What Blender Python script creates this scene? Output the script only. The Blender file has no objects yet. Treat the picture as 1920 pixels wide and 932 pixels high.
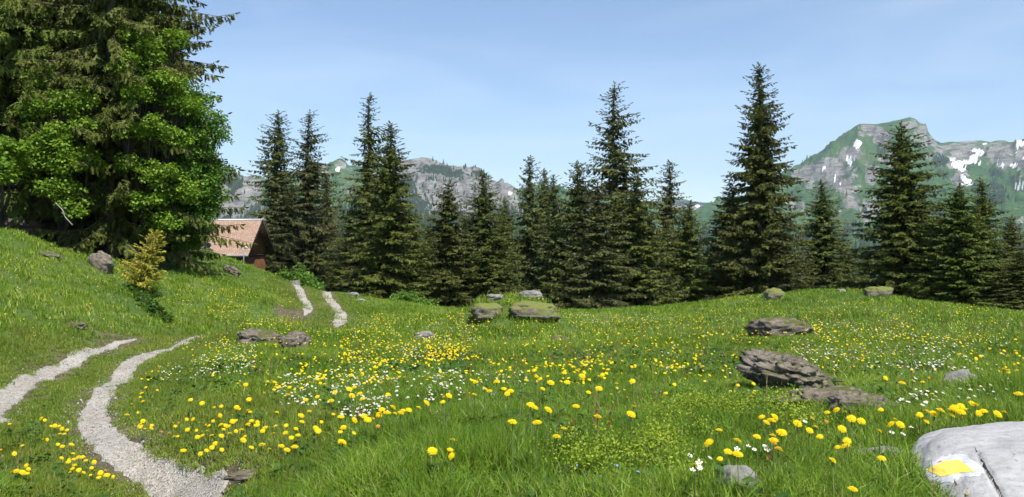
import bpy, math, random
import numpy as np
from mathutils import Vector
from mathutils.bvhtree import BVHTree

# ------------------------------------------------------------------ camera, sky, sun, exposure
SC = bpy.context.scene
COL = SC.collection
FPX, CXP, HOR = 1598.0, 960.0, 452.0        # focal length in photo pixels, centre column, eye-level row
CAMZ = 1.7
cam_d = bpy.data.cameras.new('camera')
cam_d.sensor_width = 36.0
cam_d.lens = 36.0 * FPX / 1920.0
cam_d.shift_y = -(466.0 - HOR) / 1920.0
cam_d.clip_start = 0.05
cam_d.clip_end = 40000.0
cam = bpy.data.objects.new('camera', cam_d)
COL.objects.link(cam)
cam.location = (0, 0, CAMZ)
cam.rotation_euler = (math.radians(90), 0, 0)
SC.camera = cam

SUN_EL, SUN_RIGHT = math.radians(59), math.radians(28)    # height; degrees to the right of straight behind the camera
to_sun = Vector((math.cos(SUN_EL) * math.sin(SUN_RIGHT), -math.cos(SUN_EL) * math.cos(SUN_RIGHT), math.sin(SUN_EL)))
sun_d = bpy.data.lights.new('sun', 'SUN')
sun_d.energy = 5.0
sun_d.angle = math.radians(0.53)
sun_d.color = (1.0, 0.94, 0.84)
sun = bpy.data.objects.new('sun', sun_d)
COL.objects.link(sun)
sun.rotation_euler = to_sun.to_track_quat('Z', 'Y').to_euler()
sun.location = to_sun * 50

world = bpy.data.worlds.new('World')
SC.world = world
world.use_nodes = True
world.cycles.sampling_method = 'MANUAL'
world.cycles.sample_map_resolution = 512
wn, wl = world.node_tree.nodes, world.node_tree.links
wn.clear()
w_out = wn.new('ShaderNodeOutputWorld')
w_bg = wn.new('ShaderNodeBackground')
w_bg.inputs['Strength'].default_value = 0.115
w_sky = wn.new('ShaderNodeTexSky')
w_sky.sky_type = 'NISHITA'
w_sky.sun_disc = False
w_sky.sun_elevation = SUN_EL
w_sky.sun_rotation = math.atan2(to_sun.x, to_sun.y)
w_sky.altitude = 1500
w_sky.air_density = 1.0
w_sky.dust_density = 0.25
w_sky.ozone_density = 1.3
# thin cirrus veils, everywhere in the sky alike
w_tc = wn.new('ShaderNodeTexCoord')
w_map = wn.new('ShaderNodeMapping')
w_map.inputs['Rotation'].default_value = (0.0, 0.12, 0.3)
w_map.inputs['Scale'].default_value = (1.6, 1.6, 9.0)
w_noise = wn.new('ShaderNodeTexNoise')
w_noise.inputs['Scale'].default_value = 1.5
w_noise.inputs['Detail'].default_value = 6
w_noise.inputs['Distortion'].default_value = 0.6
w_ramp = wn.new('ShaderNodeMapRange')
w_ramp.inputs[1].default_value = 0.42
w_ramp.inputs[2].default_value = 0.78
w_ramp.inputs[3].default_value = 0.0
w_ramp.inputs[4].default_value = 0.22
w_mix = wn.new('ShaderNodeMixRGB')
w_mix.inputs[2].default_value = (7.0, 7.6, 8.2, 1)
wl.new(w_tc.outputs['Generated'], w_map.inputs['Vector'])
wl.new(w_map.outputs['Vector'], w_noise.inputs['Vector'])
wl.new(w_noise.outputs['Fac'], w_ramp.inputs[0])
wl.new(w_ramp.outputs[0], w_mix.inputs[0])
wl.new(w_sky.outputs['Color'], w_mix.inputs[1])
wl.new(w_mix.outputs[0], w_bg.inputs['Color'])
wl.new(w_bg.outputs[0], w_out.inputs['Surface'])

SC.view_settings.view_transform = 'Standard'
SC.view_settings.look = 'None'
SC.view_settings.gamma = 1.0
SC.view_settings.exposure = 0.62
SC.view_settings.use_curve_mapping = False
SC.render.engine = 'CYCLES'
SC.cycles.max_bounces = 5
SC.cycles.diffuse_bounces = 2
SC.cycles.glossy_bounces = 2
SC.cycles.transmission_bounces = 3
SC.cycles.volume_bounces = 0
SC.cycles.use_adaptive_sampling = True
SC.cycles.adaptive_threshold = 0.03
SC.cycles.use_denoising = True

RNG = np.random.default_rng(7)
random.seed(7)

# ------------------------------------------------------------------ numeric helpers
def hash3(ix, iy, iz, seed):
    h = (ix.astype(np.uint32) * np.uint32(374761393) + iy.astype(np.uint32) * np.uint32(668265263)
         + iz.astype(np.uint32) * np.uint32(2147483647) + np.uint32((seed * 974634541 + 1274126177) & 0xffffffff))
    h = (h ^ (h >> np.uint32(13))) * np.uint32(1274126177)
    h = (h ^ (h >> np.uint32(16))) * np.uint32(2246822519)
    h = h ^ (h >> np.uint32(15))
    return h.astype(np.float64) / 4294967295.0

def vnoise(p, seed=0):
    p = np.asarray(p, float)
    i = np.floor(p).astype(np.int64)
    f = p - i
    f = f * f * f * (f * (f * 6 - 15) + 10)
    r = 0
    for dx in (0, 1):
        wx = f[:, 0] if dx else 1 - f[:, 0]
        for dy in (0, 1):
            wy = f[:, 1] if dy else 1 - f[:, 1]
            for dz in (0, 1):
                wz = f[:, 2] if dz else 1 - f[:, 2]
                r = r + wx * wy * wz * hash3(i[:, 0] + dx, i[:, 1] + dy, i[:, 2] + dz, seed)
    return r * 2 - 1

def fbm(p, octaves=4, seed=0, gain=0.5, lac=2.03):
    a, r, q, n = 1.0, 0, np.asarray(p, float), 0
    for o in range(octaves):
        r = r + a * vnoise(q + 17.3 * o, seed + o)
        n += a
        a *= gain
        q = q * lac
    return r / n

def ridged(p, octaves=4, seed=0, gain=0.5):
    a, r, q, n = 1.0, 0, np.asarray(p, float), 0
    for o in range(octaves):
        r = r + a * (1 - np.abs(vnoise(q + 11.7 * o, seed + o)) * 2)
        n += a
        a *= gain
        q = q * 2.03
    return r / n

def sstep(a, b, x):
    t = np.clip((x - a) / (b - a), 0, 1)
    return t * t * (3 - 2 * t)

def norm(v):
    return v / np.maximum(np.linalg.norm(v, axis=-1, keepdims=True), 1e-9)

def p3(x, y, z=0.0):
    x, y = np.asarray(x, float), np.asarray(y, float)
    return np.stack([x, y, np.zeros_like(x) + z], -1)

# ------------------------------------------------------------------ mesh helpers
def make_mesh(name, V, tris=None, quads=None, mats=(), attrs=None, smooth=False, tmat=None, qmat=None):
    V = np.asarray(V, np.float32).reshape(-1, 3)
    tris = np.zeros((0, 3), np.int32) if tris is None else np.asarray(tris, np.int32).reshape(-1, 3)
    quads = np.zeros((0, 4), np.int32) if quads is None else np.asarray(quads, np.int32).reshape(-1, 4)
    me = bpy.data.meshes.new(name)
    me.vertices.add(len(V))
    me.vertices.foreach_set('co', V.ravel())
    nl = tris.size + quads.size
    npoly = len(tris) + len(quads)
    me.loops.add(nl)
    me.polygons.add(npoly)
    me.loops.foreach_set('vertex_index', np.concatenate([tris.ravel(), quads.ravel()]).astype(np.int32))
    ls = np.concatenate([np.arange(len(tris)) * 3, tris.size + np.arange(len(quads)) * 4]).astype(np.int32)
    me.polygons.foreach_set('loop_start', ls)
    for m in mats:
        me.materials.append(m)
    if tmat is not None or qmat is not None:
        mi = np.concatenate([np.zeros(len(tris), np.int32) if tmat is None else np.asarray(tmat, np.int32),
                             np.zeros(len(quads), np.int32) if qmat is None else np.asarray(qmat, np.int32)])
        me.polygons.foreach_set('material_index', mi.astype(np.int32))
    for k, a in (attrs or {}).items():
        at_ = me.attributes.new(k, 'FLOAT', 'POINT')
        at_.data.foreach_set('value', np.asarray(a, np.float32))
    if smooth:
        me.polygons.foreach_set('use_smooth', np.ones(npoly, bool))
    me.update(calc_edges=True)
    return me

def obj(name, me, parent=None, loc=None, rot=None, scale=None, label=None, cat=None, group=None, kind=None):
    o = bpy.data.objects.new(name, me)
    COL.objects.link(o)
    if parent is not None:
        o.parent = parent
    if loc is not None:
        o.location = loc
    if rot is not None:
        o.rotation_euler = rot
    if scale is not None:
        o.scale = scale
    if label:
        o['label'] = label
    if cat:
        o['category'] = cat
    if group:
        o['group'] = group
    if kind:
        o['kind'] = kind
    return o

class MB:
    """collects boxes, prisms and tubes into one mesh"""
    def __init__(s):
        s.v, s.t, s.q, s.n = [], [], [], 0
    def add(s, V, t=None, q=None):
        V = np.asarray(V, float)
        s.v.append(V)
        if t is not None and len(t):
            s.t.append(np.asarray(t) + s.n)
        if q is not None and len(q):
            s.q.append(np.asarray(q) + s.n)
        s.n += len(V)
    def box(s, a, b):
        (x0, y0, z0), (x1, y1, z1) = a, b
        V = [(x0, y0, z0), (x1, y0, z0), (x1, y1, z0), (x0, y1, z0), (x0, y0, z1), (x1, y0, z1), (x1, y1, z1), (x0, y1, z1)]
        s.hexa(V)
    def hexa(s, V):
        s.add(V, q=[(0, 3, 2, 1), (4, 5, 6, 7), (0, 1, 5, 4), (1, 2, 6, 5), (2, 3, 7, 6), (3, 0, 4, 7)])
    def tube(s, P, R, n=8, cap=True):
        P = np.asarray(P, float)
        m = len(P)
        R = np.zeros(m) + R
        T = norm(np.gradient(P, axis=0))
        ref = np.array([0.31, 0.17, 0.93]) if abs(T[0][2]) < 0.8 else np.array([0.93, 0.3, 0.1])
        A = norm(np.cross(T, ref))
        B = np.cross(T, A)
        ang = np.arange(n) * 2 * np.pi / n
        V = (P[:, None] + R[:, None, None] * (A[:, None] * np.cos(ang)[None, :, None] + B[:, None] * np.sin(ang)[None, :, None])).reshape(-1, 3)
        i, j = np.meshgrid(np.arange(m - 1), np.arange(n), indexing='ij')
        j2 = (j + 1) % n
        q = np.stack([i * n + j, i * n + j2, (i + 1) * n + j2, (i + 1) * n + j], -1).reshape(-1, 4)
        t = []
        if cap:
            V = np.vstack([V, P[:1], P[-1:]])
            c0, c1 = m * n, m * n + 1
            for k in range(n):
                t.append((c0, (k + 1) % n, k))
                t.append((c1, (m - 1) * n + k, (m - 1) * n + (k + 1) % n))
        s.add(V, t=t, q=q)
    def mesh(s, name, mats=(), attrs=None, smooth=False):
        return make_mesh(name, np.vstack(s.v), np.vstack(s.t) if s.t else None, np.vstack(s.q) if s.q else None, mats, attrs, smooth)

def grid_quads(nr, nc, wrap=False):
    i, j = np.meshgrid(np.arange(nr - 1), np.arange(nc if wrap else nc - 1), indexing='ij')
    j2 = (j + 1) % nc
    return np.stack([i * nc + j, i * nc + j2, (i + 1) * nc + j2, (i + 1) * nc + j], -1).reshape(-1, 4)

# ------------------------------------------------------------------ material helpers
class Mat:
    def __init__(s, name):
        s.m = bpy.data.materials.new(name)
        s.m.use_nodes = True
        s.nt = s.m.node_tree
        s.n, s.l = s.nt.nodes, s.nt.links
        s.bsdf = s.n['Principled BSDF']
        s.out = s.n['Material Output']
        s.bsdf.inputs['Roughness'].default_value = 0.8
        s.bsdf.inputs['Specular IOR Level'].default_value = 0.25
    def node(s, t, **kw):
        nd = s.n.new(t)
        for k, v in kw.items():
            setattr(nd, k, v)
        return nd
    def link(s, a, b):
        s.l.new(a, b)
    def pos(s, obj_space=False):
        if obj_space:
            return s.node('ShaderNodeTexCoord').outputs['Object']
        return s.node('ShaderNodeNewGeometry').outputs['Position']
    def noise(s, scale, detail=4, vec=None, rough=0.55, stretch=None, dist=0.0):
        nz = s.node('ShaderNodeTexNoise')
        nz.inputs['Scale'].default_value = scale
        nz.inputs['Detail'].default_value = detail
        nz.inputs['Roughness'].default_value = rough
        nz.inputs['Distortion'].default_value = dist
        v = s.pos() if vec is None else vec
        if stretch:
            mp = s.node('ShaderNodeMapping')
            mp.inputs['Scale'].default_value = stretch
            s.link(v, mp.inputs['Vector'])
            v = mp.outputs['Vector']
        s.link(v, nz.inputs['Vector'])
        return nz.outputs['Fac']
    def attr(s, name):
        a = s.node('ShaderNodeAttribute')
        a.attribute_name = name
        return a.outputs['Fac']
    def rnd(s):
        return s.node('ShaderNodeObjectInfo').outputs['Random']
    def rng(s, v, a, b, c=0.0, d=1.0):
        r = s.node('ShaderNodeMapRange')
        s.link(v, r.inputs[0])
        for k, x in zip((1, 2, 3, 4), (a, b, c, d)):
            r.inputs[k].default_value = x
        return r.outputs[0]
    def math(s, op, a, b=None):
        m = s.node('ShaderNodeMath', operation=op)
        for k, x in ((0, a), (1, b)):
            if x is None:
                continue
            if isinstance(x, (int, float)):
                m.inputs[k].default_value = x
            else:
                s.link(x, m.inputs[k])
        return m.outputs[0]
    def ramp(s, v, stops):
        r = s.node('ShaderNodeValToRGB')
        e = r.color_ramp.elements
        while len(e) < len(stops):
            e.new(0.5)
        for k, (p, c) in enumerate(stops):
            e[k].position = p
            e[k].color = (c[0], c[1], c[2], 1)
        s.link(v, r.inputs[0])
        return r.outputs[0]
    def mix(s, f, a, b, blend='MIX'):
        m = s.node('ShaderNodeMixRGB', blend_type=blend)
        for k, x in ((0, f), (1, a), (2, b)):
            if isinstance(x, (int, float)):
                m.inputs[k].default_value = x
            elif isinstance(x, tuple):
                m.inputs[k].default_value = (x[0], x[1], x[2], 1)
            else:
                s.link(x, m.inputs[k])
        return m.outputs[0]
    def color(s, c):
        if isinstance(c, tuple):
            s.bsdf.inputs['Base Color'].default_value = (c[0], c[1], c[2], 1)
        else:
            s.link(c, s.bsdf.inputs['Base Color'])
        return s
    def bump(s, h, strength=0.5, dist=0.02):
        b = s.node('ShaderNodeBump')
        b.inputs['Strength'].default_value = strength
        b.inputs['Distance'].default_value = dist
        s.link(h, b.inputs['Height'])
        s.link(b.outputs[0], s.bsdf.inputs['Normal'])
        return s
    def leaf(s, c, trans=0.3, tcol=None):
        """thin leaf: part of the light passes through"""
        s.color(c)
        tr = s.node('ShaderNodeBsdfTranslucent')
        t = c if tcol is None else tcol
        if isinstance(t, tuple):
            tr.inputs[0].default_value = (t[0], t[1], t[2], 1)
        else:
            s.link(t, tr.inputs[0])
        mx = s.node('ShaderNodeMixShader')
        mx.inputs[0].default_value = trans
        s.link(s.bsdf.outputs[0], mx.inputs[1])
        s.link(tr.outputs[0], mx.inputs[2])
        s.link(mx.outputs[0], s.out.inputs['Surface'])
        return s

# ------------------------------------------------------------------ ground form
# (photo column, photo row, metres ahead): points read off the photograph and given their distance
CTRL = [
 # foreground hummock
 (400,932,5.3),(500,932,4.4),(600,932,3.9),(700,932,3.6),(960,932,3.35),(1200,932,3.3),(1450,932,3.25),(1640,932,3.4),
 (450,880,5.4),(540,870,5.0),(640,860,4.7),(800,850,4.5),(960,850,4.3),(1200,850,4.2),(1450,850,4.15),(1640,850,4.1),
 (700,795,5.6),(960,780,5.5),(1200,775,5.5),(1400,770,5.5),(1580,760,5.7),(1750,750,5.6),(1900,740,5.4),
 (520,800,6.1),(420,840,6.1),(300,800,7.2),(430,770,7.0),(560,760,6.8),
 # track and its verge
 (330,925,6.0),(60,900,6.5),(0,932,5.6),(170,800,8.0),(200,740,9.5),(300,660,14.0),(370,635,17.0),
 (0,770,8.8),(100,705,11.5),(200,655,14.5),(270,630,17.0),
 # near bank, rising to the left
 (0,700,10.5),(0,600,13.0),(0,500,17.0),(0,440,20.0),(100,472,21.0),(200,512,22.0),(250,545,21.5),(310,605,19.3),
 (150,600,16.0),(100,640,14.0),(100,540,18.0),
 # farther bank with the knoll
 (385,628,18.6),(330,512,25.0),(390,488,29.0),(440,494,29.5),(500,534,29.0),(540,560,28.0),(450,560,24.0),(535,598,23.0),(400,595,21.0),
 (330,580,20.5),
 # rocky hump before the hidden part of the track
 (485,645,13.4),(490,618,15.0),(560,645,13.4),(560,622,15.2),(430,655,12.8),(420,632,14.6),(620,628,15.6),
 # far track
 (637,602,24.0),(580,583,25.5),(625,570,28.0),(603,549,33.5),(555,547,33.5),(650,553,34.0),
 # middle meadow
 (500,700,9.2),(600,650,13.0),(700,620,17.5),(760,600,22.0),(700,575,28.5),(780,578,29.0),(850,588,27.0),
 (650,700,9.6),(800,690,10.6),(960,690,10.8),(960,650,13.5),(960,612,17.6),(960,562,18.8),(915,563,18.8),(1005,560,18.9),(960,590,18.0),(880,597,18.6),(1050,594,18.8),(870,612,18.4),(1060,606,19.0),(1085,592,23.5),
 (1200,592,23.5),(1200,640,14.0),(1200,700,9.3),(1300,582,24.0),(1450,562,24.0),(1500,551,25.0),(1640,551,25.0),(1750,575,25.0),(1850,587,25.0),(1920,598,25.0),
 (1450,640,12.6),(1450,715,7.9),(1700,700,8.2),(1700,620,14.0),(1900,690,7.6),(1900,640,12.0),(1350,690,9.3),
]
CTRL_Z = [  # (photo column, metres ahead, height relative to the eye): what the photograph hides
 (1740,3.4,-1.0),(1900,3.4,-1.0),(1900,4.2,-0.98),(2100,3.3,-1.0),(2300,8,-1.2),(2300,15,-1.5),(2300,26,-2.2),(2100,3.0,-1.0),
 (960,2.0,-1.0),(300,2.0,-1.35),(1700,2.0,-1.0),(-300,3.5,-1.6),(-300,7,-1.55),(-300,11,-0.8),(-300,16,0.3),(-300,22,1.3),
 (430,18.6,-2.30),(500,19.5,-2.50),(580,20.5,-2.52),(640,20.0,-2.30),(480,17.2,-2.0),(570,17.4,-2.05),
 (0,24,0.35),(100,25,-0.1),(200,25,-0.55),(300,27,-0.8),(0,34,2.6),(150,34,2.0),(300,36,0.2),(-300,34,3.5),
 (400,40,-1.5),(470,40,-1.75),(400,60,-2.3),(490,60,-2.5),(560,45,-2.75),(600,60,-3.6),
 (700,40,-3.3),(850,38,-3.6),(960,38,-3.7),(960,21.5,-2.0),(900,21.5,-2.05),(1020,21.5,-2.05),(1100,35,-3.6),(1300,35,-3.4),(1450,34,-2.7),(1600,34,-2.6),(1750,34,-3.2),(1920,34,-3.6),(2300,40,-4),
 (600,90,-6),(960,55,-5.6),(1300,55,-5.4),(1600,55,-5.2),(1920,55,-5.4),(960,90,-9),(1600,90,-9),(1920,90,-9),(300,60,-1.5),(0,60,2),(-300,60,4),(100,90,-2),
 (960,200,-28),(1600,200,-28),(400,200,-24),(-300,200,-10),(2300,200,-28),
 (960,500,-80),(2000,500,-80),(0,500,-70),
 (960,1500,-150),(2000,1500,-150),(0,1500,-150),(960,9000,-160),(2300,9000,-160),(-300,9000,-160),
]
def _ctrl():
    P, Z = [], []
    for px, py, d in CTRL:
        x = (px - CXP) / FPX * d
        P.append((x, d)); Z.append(-(py - HOR) / FPX * d)
    for px, d, z in CTRL_Z:
        P.append(((px - CXP) / FPX * d, d)); Z.append(z)
    P = np.array(P)
    return np.stack([np.arctan2(P[:, 0], P[:, 1]), np.log(np.hypot(P[:, 0], P[:, 1]))], -1), np.array(Z)
CP, CZ_ = _ctrl()
def _tps(r2):
    return 0.5 * r2 * np.log(r2 + 1e-12)
_n = len(CP)
_K = _tps(((CP[:, None] - CP[None]) ** 2).sum(-1)) + np.eye(_n) * 2e-6
_Pm = np.hstack([np.ones((_n, 1)), CP])
_A = np.zeros((_n + 3, _n + 3)); _A[:_n, :_n] = _K; _A[:_n, _n:] = _Pm; _A[_n:, :_n] = _Pm.T
# heights are fitted relative to distance so that near and far weigh alike
_W = np.linalg.solve(_A, np.concatenate([CZ_ / np.exp(CP[:, 1]) ** 0.5, np.zeros(3)]))
def form(th, lr):
    q = np.stack([np.clip(th, -0.72, 0.72), np.clip(lr, math.log(2.2), math.log(9000))], -1)
    out = np.zeros(len(q))
    for a in range(0, len(q), 20000):
        b = q[a:a + 20000]
        k = _tps(((b[:, None] - CP[None]) ** 2).sum(-1))
        out[a:a + 20000] = k @ _W[:_n] + _W[_n] + b @ _W[_n + 1:]
    return out * np.exp(q[:, 1]) ** 0.5

TH = np.radians(np.concatenate([np.arange(-180, -48, 3.0), np.arange(-48, -36, 1.0), np.arange(-36, 36.01, 0.25), np.arange(37, 48, 1.0), np.arange(48, 180.1, 3.0)]))
LR = np.log(np.concatenate([0.4 * 1.05 ** np.arange(0, 33), 2.0 * 1.0148 ** np.arange(0, 267), 100 * 1.06 ** np.arange(0, 78)]))
LR = np.unique(LR)
GT, GL = np.meshgrid(TH, LR)                     # rows: distance
gx, gy = np.exp(GL) * np.sin(GT), np.exp(GL) * np.cos(GT)
gz = form(GT.ravel(), GL.ravel()).reshape(GT.shape) + CAMZ
_q = p3(gx.ravel(), gy.ravel())
_r = np.exp(GL.ravel())
bumps = fbm(_q * 0.55, 3, 3) * 0.10 * sstep(3, 9, _r) + fbm(_q * 1.7, 3, 5) * 0.055 + fbm(_q * 6.0, 2, 9) * 0.018
gz = gz + (bumps * (1 - sstep(60, 120, _r)) + fbm(_q * 0.01, 4, 12) * 6 * sstep(150, 500, _r)).reshape(gz.shape)

def ground(x, y):
    """height of the ground sheet under points"""
    x, y = np.atleast_1d(np.asarray(x, float)), np.atleast_1d(np.asarray(y, float))
    t = np.arctan2(x, y); l = np.log(np.maximum(np.hypot(x, y), 0.41))
    i = np.clip(np.searchsorted(TH, t) - 1, 0, len(TH) - 2)
    j = np.clip(np.searchsorted(LR, l) - 1, 0, len(LR) - 2)
    u = np.clip((t - TH[i]) / (TH[i + 1] - TH[i]), 0, 1); v = np.clip((l - LR[j]) / (LR[j + 1] - LR[j]), 0, 1)
    return (gz[j, i] * (1 - u) * (1 - v) + gz[j, i + 1] * u * (1 - v) + gz[j + 1, i] * (1 - u) * v + gz[j + 1, i + 1] * u * v)

def at(px, py, d):
    return np.array([(px - CXP) / FPX * d, d, CAMZ - (py - HOR) / FPX * d])

DS = 1.8 * 1.008 ** np.arange(0, 520)
def hit(px, py, h=0.0, dmin=1.8, behind_boulder=False):
    """where the line of sight through a photo pixel comes within h of the ground; nan when it never does"""
    px, py = np.atleast_1d(np.asarray(px, float)), np.atleast_1d(np.asarray(py, float))
    h = np.zeros(len(px)) + h
    out = np.full((len(px), 3), np.nan)
    D = DS[DS >= dmin]
    for a in range(0, len(px), 2000):
        s = slice(a, a + 2000)
        X = (px[s, None] - CXP) / FPX * D[None]; Y = np.zeros_like(X) + D[None]
        Z = CAMZ - (py[s, None] - HOR) / FPX * D[None]
        G = ground(X.ravel(), Y.ravel()).reshape(X.shape) + h[s, None]
        below = Z < G
        if behind_boulder:
            below &= ~((px[s, None] > 1705) & (D[None] < 4.2))
        k = below.argmax(1)
        ok = below.any(1) & (k > 0)
        r = np.arange(len(k))
        k1 = np.maximum(k, 1)
        d0 = Z[r, k1 - 1] - G[r, k1 - 1]; d1 = G[r, k1] - Z[r, k1]
        f = np.clip(d0 / np.maximum(d0 + d1, 1e-9), 0, 1)
        d = D[k1 - 1] * (1 - f) + D[k1] * f
        P = np.stack([(px[s] - CXP) / FPX * d, d, np.zeros_like(d)], -1)
        P[:, 2] = ground(P[:, 0], P[:, 1])
        P[~ok] = np.nan
        out[s] = P
    return out

# ------------------------------------------------------------------ the track (two gravel ruts)
def catmull(P, step):
    P = np.asarray(P, float)
    Q = np.vstack([2 * P[0] - P[1], P, 2 * P[-1] - P[-2]])
    out = []
    for k in range(1, len(Q) - 2):
        a, b, c, d = Q[k - 1], Q[k], Q[k + 1], Q[k + 2]
        n = max(2, int(np.linalg.norm(c - b) / step))
        t = np.linspace(0, 1, n, endpoint=False)[:, None]
        out.append(0.5 * (2 * b + (c - a) * t + (2 * a - 5 * b + 4 * c - d) * t ** 2 + (3 * b - a - 3 * c + d) * t ** 3))
    out.append(P[-1:])
    return np.vstack(out)

def hits2(L):
    H = hit([p[0] for p in L], [p[1] for p in L])
    return [tuple(h[:2]) for h in H if not np.isnan(h[0])]

near_r = hits2([(395,932),(330,908),(270,880),(215,845),(180,800),(176,775),(195,735),(235,695),(290,664),(345,645)])
near_l = hits2([(-60,800),(-25,778),(20,745),(80,708),(140,678),(200,655),(255,637)])
far_r = hits2([(639,600),(636,585),(628,572),(615,558)])
far_l = hits2([(578,580),(574,567),(566,555)])
rut_r = [(-1.7, 4.4)] + near_r + [(-6.15, 17.6)]
rut_r2 = [(-4.7, 22.6)] + far_r + [(-7.6, 34.0), (-9.3, 38.0), (-13, 46.0)]
rut_l = [(-7.6, 5.2), (-6.6, 7.0)] + near_l
rut_l2 = [(-5.9, 24.2)] + far_l + [(-9.2, 35.0), (-10.6, 39.0), (-14.2, 47)]
RUT_R, RUT_L, RUT_R2, RUT_L2 = [catmull(r, 0.06) for r in (rut_r, rut_l, rut_r2, rut_l2)]
RUTS = np.vstack([RUT_R[::2], RUT_L[::2], RUT_R2[::3], RUT_L2[::3]])
def rut_dist(x, y):
    x, y = np.atleast_1d(x), np.atleast_1d(y)
    d = np.full(len(x), 1e9)
    for a in range(0, len(x), 4000):
        q = np.stack([x[a:a + 4000], y[a:a + 4000]], -1)
        d[a:a + 4000] = np.sqrt(((q[:, None] - RUTS[None]) ** 2).sum(-1).min(1))
    return d

# ------------------------------------------------------------------ ground sheet
near = (_r < 60) & (np.abs(GT.ravel()) < 0.75)
rd = np.full(len(_r), 9.0)
rd[near] = rut_dist(gx.ravel()[near], gy.ravel()[near])
dirt = (1 - sstep(0.15, 0.5, rd + fbm(_q * 2.2, 3, 31) * 0.18))
for px, py, rr in ((1050,885,0.10),(1110,905,0.10),(1080,912,0.09),(470,893,0.16),(1130,880,0.05),(200,627,0.30),(240,630,0.30),(545,585,0.7),(550,600,0.5)):
    h0 = hit(px, py)[0]
    if not np.isnan(h0[0]):
        dd = np.hypot(_q[:, 0] - h0[0], _q[:, 1] - h0[1]) / rr
        dirt = np.maximum(dirt, 1 - sstep(0.6, 1.2, dd + fbm(_q * 5, 2, 41) * 0.4))
# land away from the meadow is wooded or rough pasture
M = Mat('ground_turf')
n1, n2, n3 = M.noise(0.9, 5), M.noise(9.0, 4), M.noise(60.0, 3)
turf = M.ramp(M.mix(0.5, n1, n2), [(0.3, (0.045, 0.080, 0.014)), (0.5, (0.075, 0.125, 0.020)), (0.7, (0.13, 0.155, 0.035))])
soil = M.ramp(n2, [(0.3, (0.055, 0.040, 0.026)), (0.55, (0.12, 0.095, 0.062)), (0.75, (0.17, 0.16, 0.085))])
M.color(M.mix(M.math('MULTIPLY', M.attr('dirt'), 0.9), turf, soil)).bump(n3, 0.7, 0.03)
M.bsdf.inputs['Roughness'].default_value = 0.95
GROUND_MAT = M.m
me = make_mesh('ground', np.stack([gx.ravel(), gy.ravel(), gz.ravel()], -1), quads=grid_quads(len(LR), len(TH))[:, ::-1], mats=[GROUND_MAT], attrs={'dirt': dirt}, smooth=True)
obj('ground', me, kind='structure', label='rolling alpine meadow ground with humps and banks', cat='ground')

M = Mat('gravel')
vor = M.node('ShaderNodeTexVoronoi'); vor.inputs['Scale'].default_value = 55
M.link(M.pos(), vor.inputs['Vector'])
vor2 = M.node('ShaderNodeTexVoronoi'); vor2.inputs['Scale'].default_value = 120
M.link(M.pos(), vor2.inputs['Vector'])
sep = M.node('ShaderNodeSeparateColor'); M.link(vor.outputs['Color'], sep.inputs[0])
stone = M.ramp(sep.outputs[0], [(0.0, (0.17, 0.158, 0.14)), (0.5, (0.345, 0.328, 0.30)), (1.0, (0.53, 0.51, 0.475))])
dust = M.ramp(M.noise(1.6, 5), [(0.35, (0.30, 0.255, 0.20)), (0.65, (0.42, 0.395, 0.36))])
M.color(M.mix(0.45, stone, dust)).bump(M.mix(0.4, vor.outputs['Distance'], vor2.outputs['Distance']), 0.9, 0.02)
M.bsdf.inputs['Roughness'].default_value = 0.9
GRAVEL = M.m

def rut_mesh(name, L, w0, seed):
    P = L
    T = norm(np.gradient(P, axis=0))
    N = np.stack([T[:, 1], -T[:, 0]], -1)
    nc = 11
    s = np.linspace(-1, 1, nc)
    wl_ = w0 * (1 + 0.35 * fbm(p3(np.arange(len(P)) * 0.045, 0 * P[:, 0], seed), 4, seed))
    wr_ = w0 * (1 + 0.35 * fbm(p3(np.arange(len(P)) * 0.045, 0 * P[:, 0], seed + 5), 4, seed + 7))
    wl_ = wl_ + 0.03 * vnoise(p3(np.arange(len(P)) * 0.7, 0 * P[:, 0], seed), 3)
    wr_ = wr_ + 0.03 * vnoise(p3(np.arange(len(P)) * 0.7, 0 * P[:, 0], seed), 8)
    fade = np.minimum(1, np.minimum(np.arange(len(P)) + 3, np.arange(len(P))[::-1] + 3) / 22.0)
    W = np.where(s[None] < 0, wl_[:, None], wr_[:, None]) * s[None] * fade[:, None]
    XY = P[:, None] + N[:, None] * W[..., None]
    Z = ground(XY[..., 0].ravel(), XY[..., 1].ravel())
    q = p3(XY[..., 0].ravel(), XY[..., 1].ravel())
    lift = np.tile(np.where(np.abs(s) > 0.95, -0.03, 0.022 - 0.012 * (1 - np.abs(s))), len(P))
    Z = Z + lift + fbm(q * 7, 3, 4) * 0.012
    me = make_mesh(name, np.column_stack([q[:, :2], Z]), quads=grid_quads(len(P), nc), mats=[GRAVEL], smooth=True)
    return me
for L_, w_, sd_, lb_ in ((RUT_R, 0.145, 1, 'right wheel rut of the near gravel track'), (RUT_L, 0.145, 2, 'left wheel rut of the near gravel track'),
                       (RUT_R2, 0.19, 3, 'right wheel rut of the far gravel track before the spruces'), (RUT_L2, 0.15, 4, 'left wheel rut of the far gravel track before the spruces')):
    obj('gravel_path', rut_mesh('gravel_path', L_, w_, sd_), kind='structure', label=lb_, cat='path')

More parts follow.
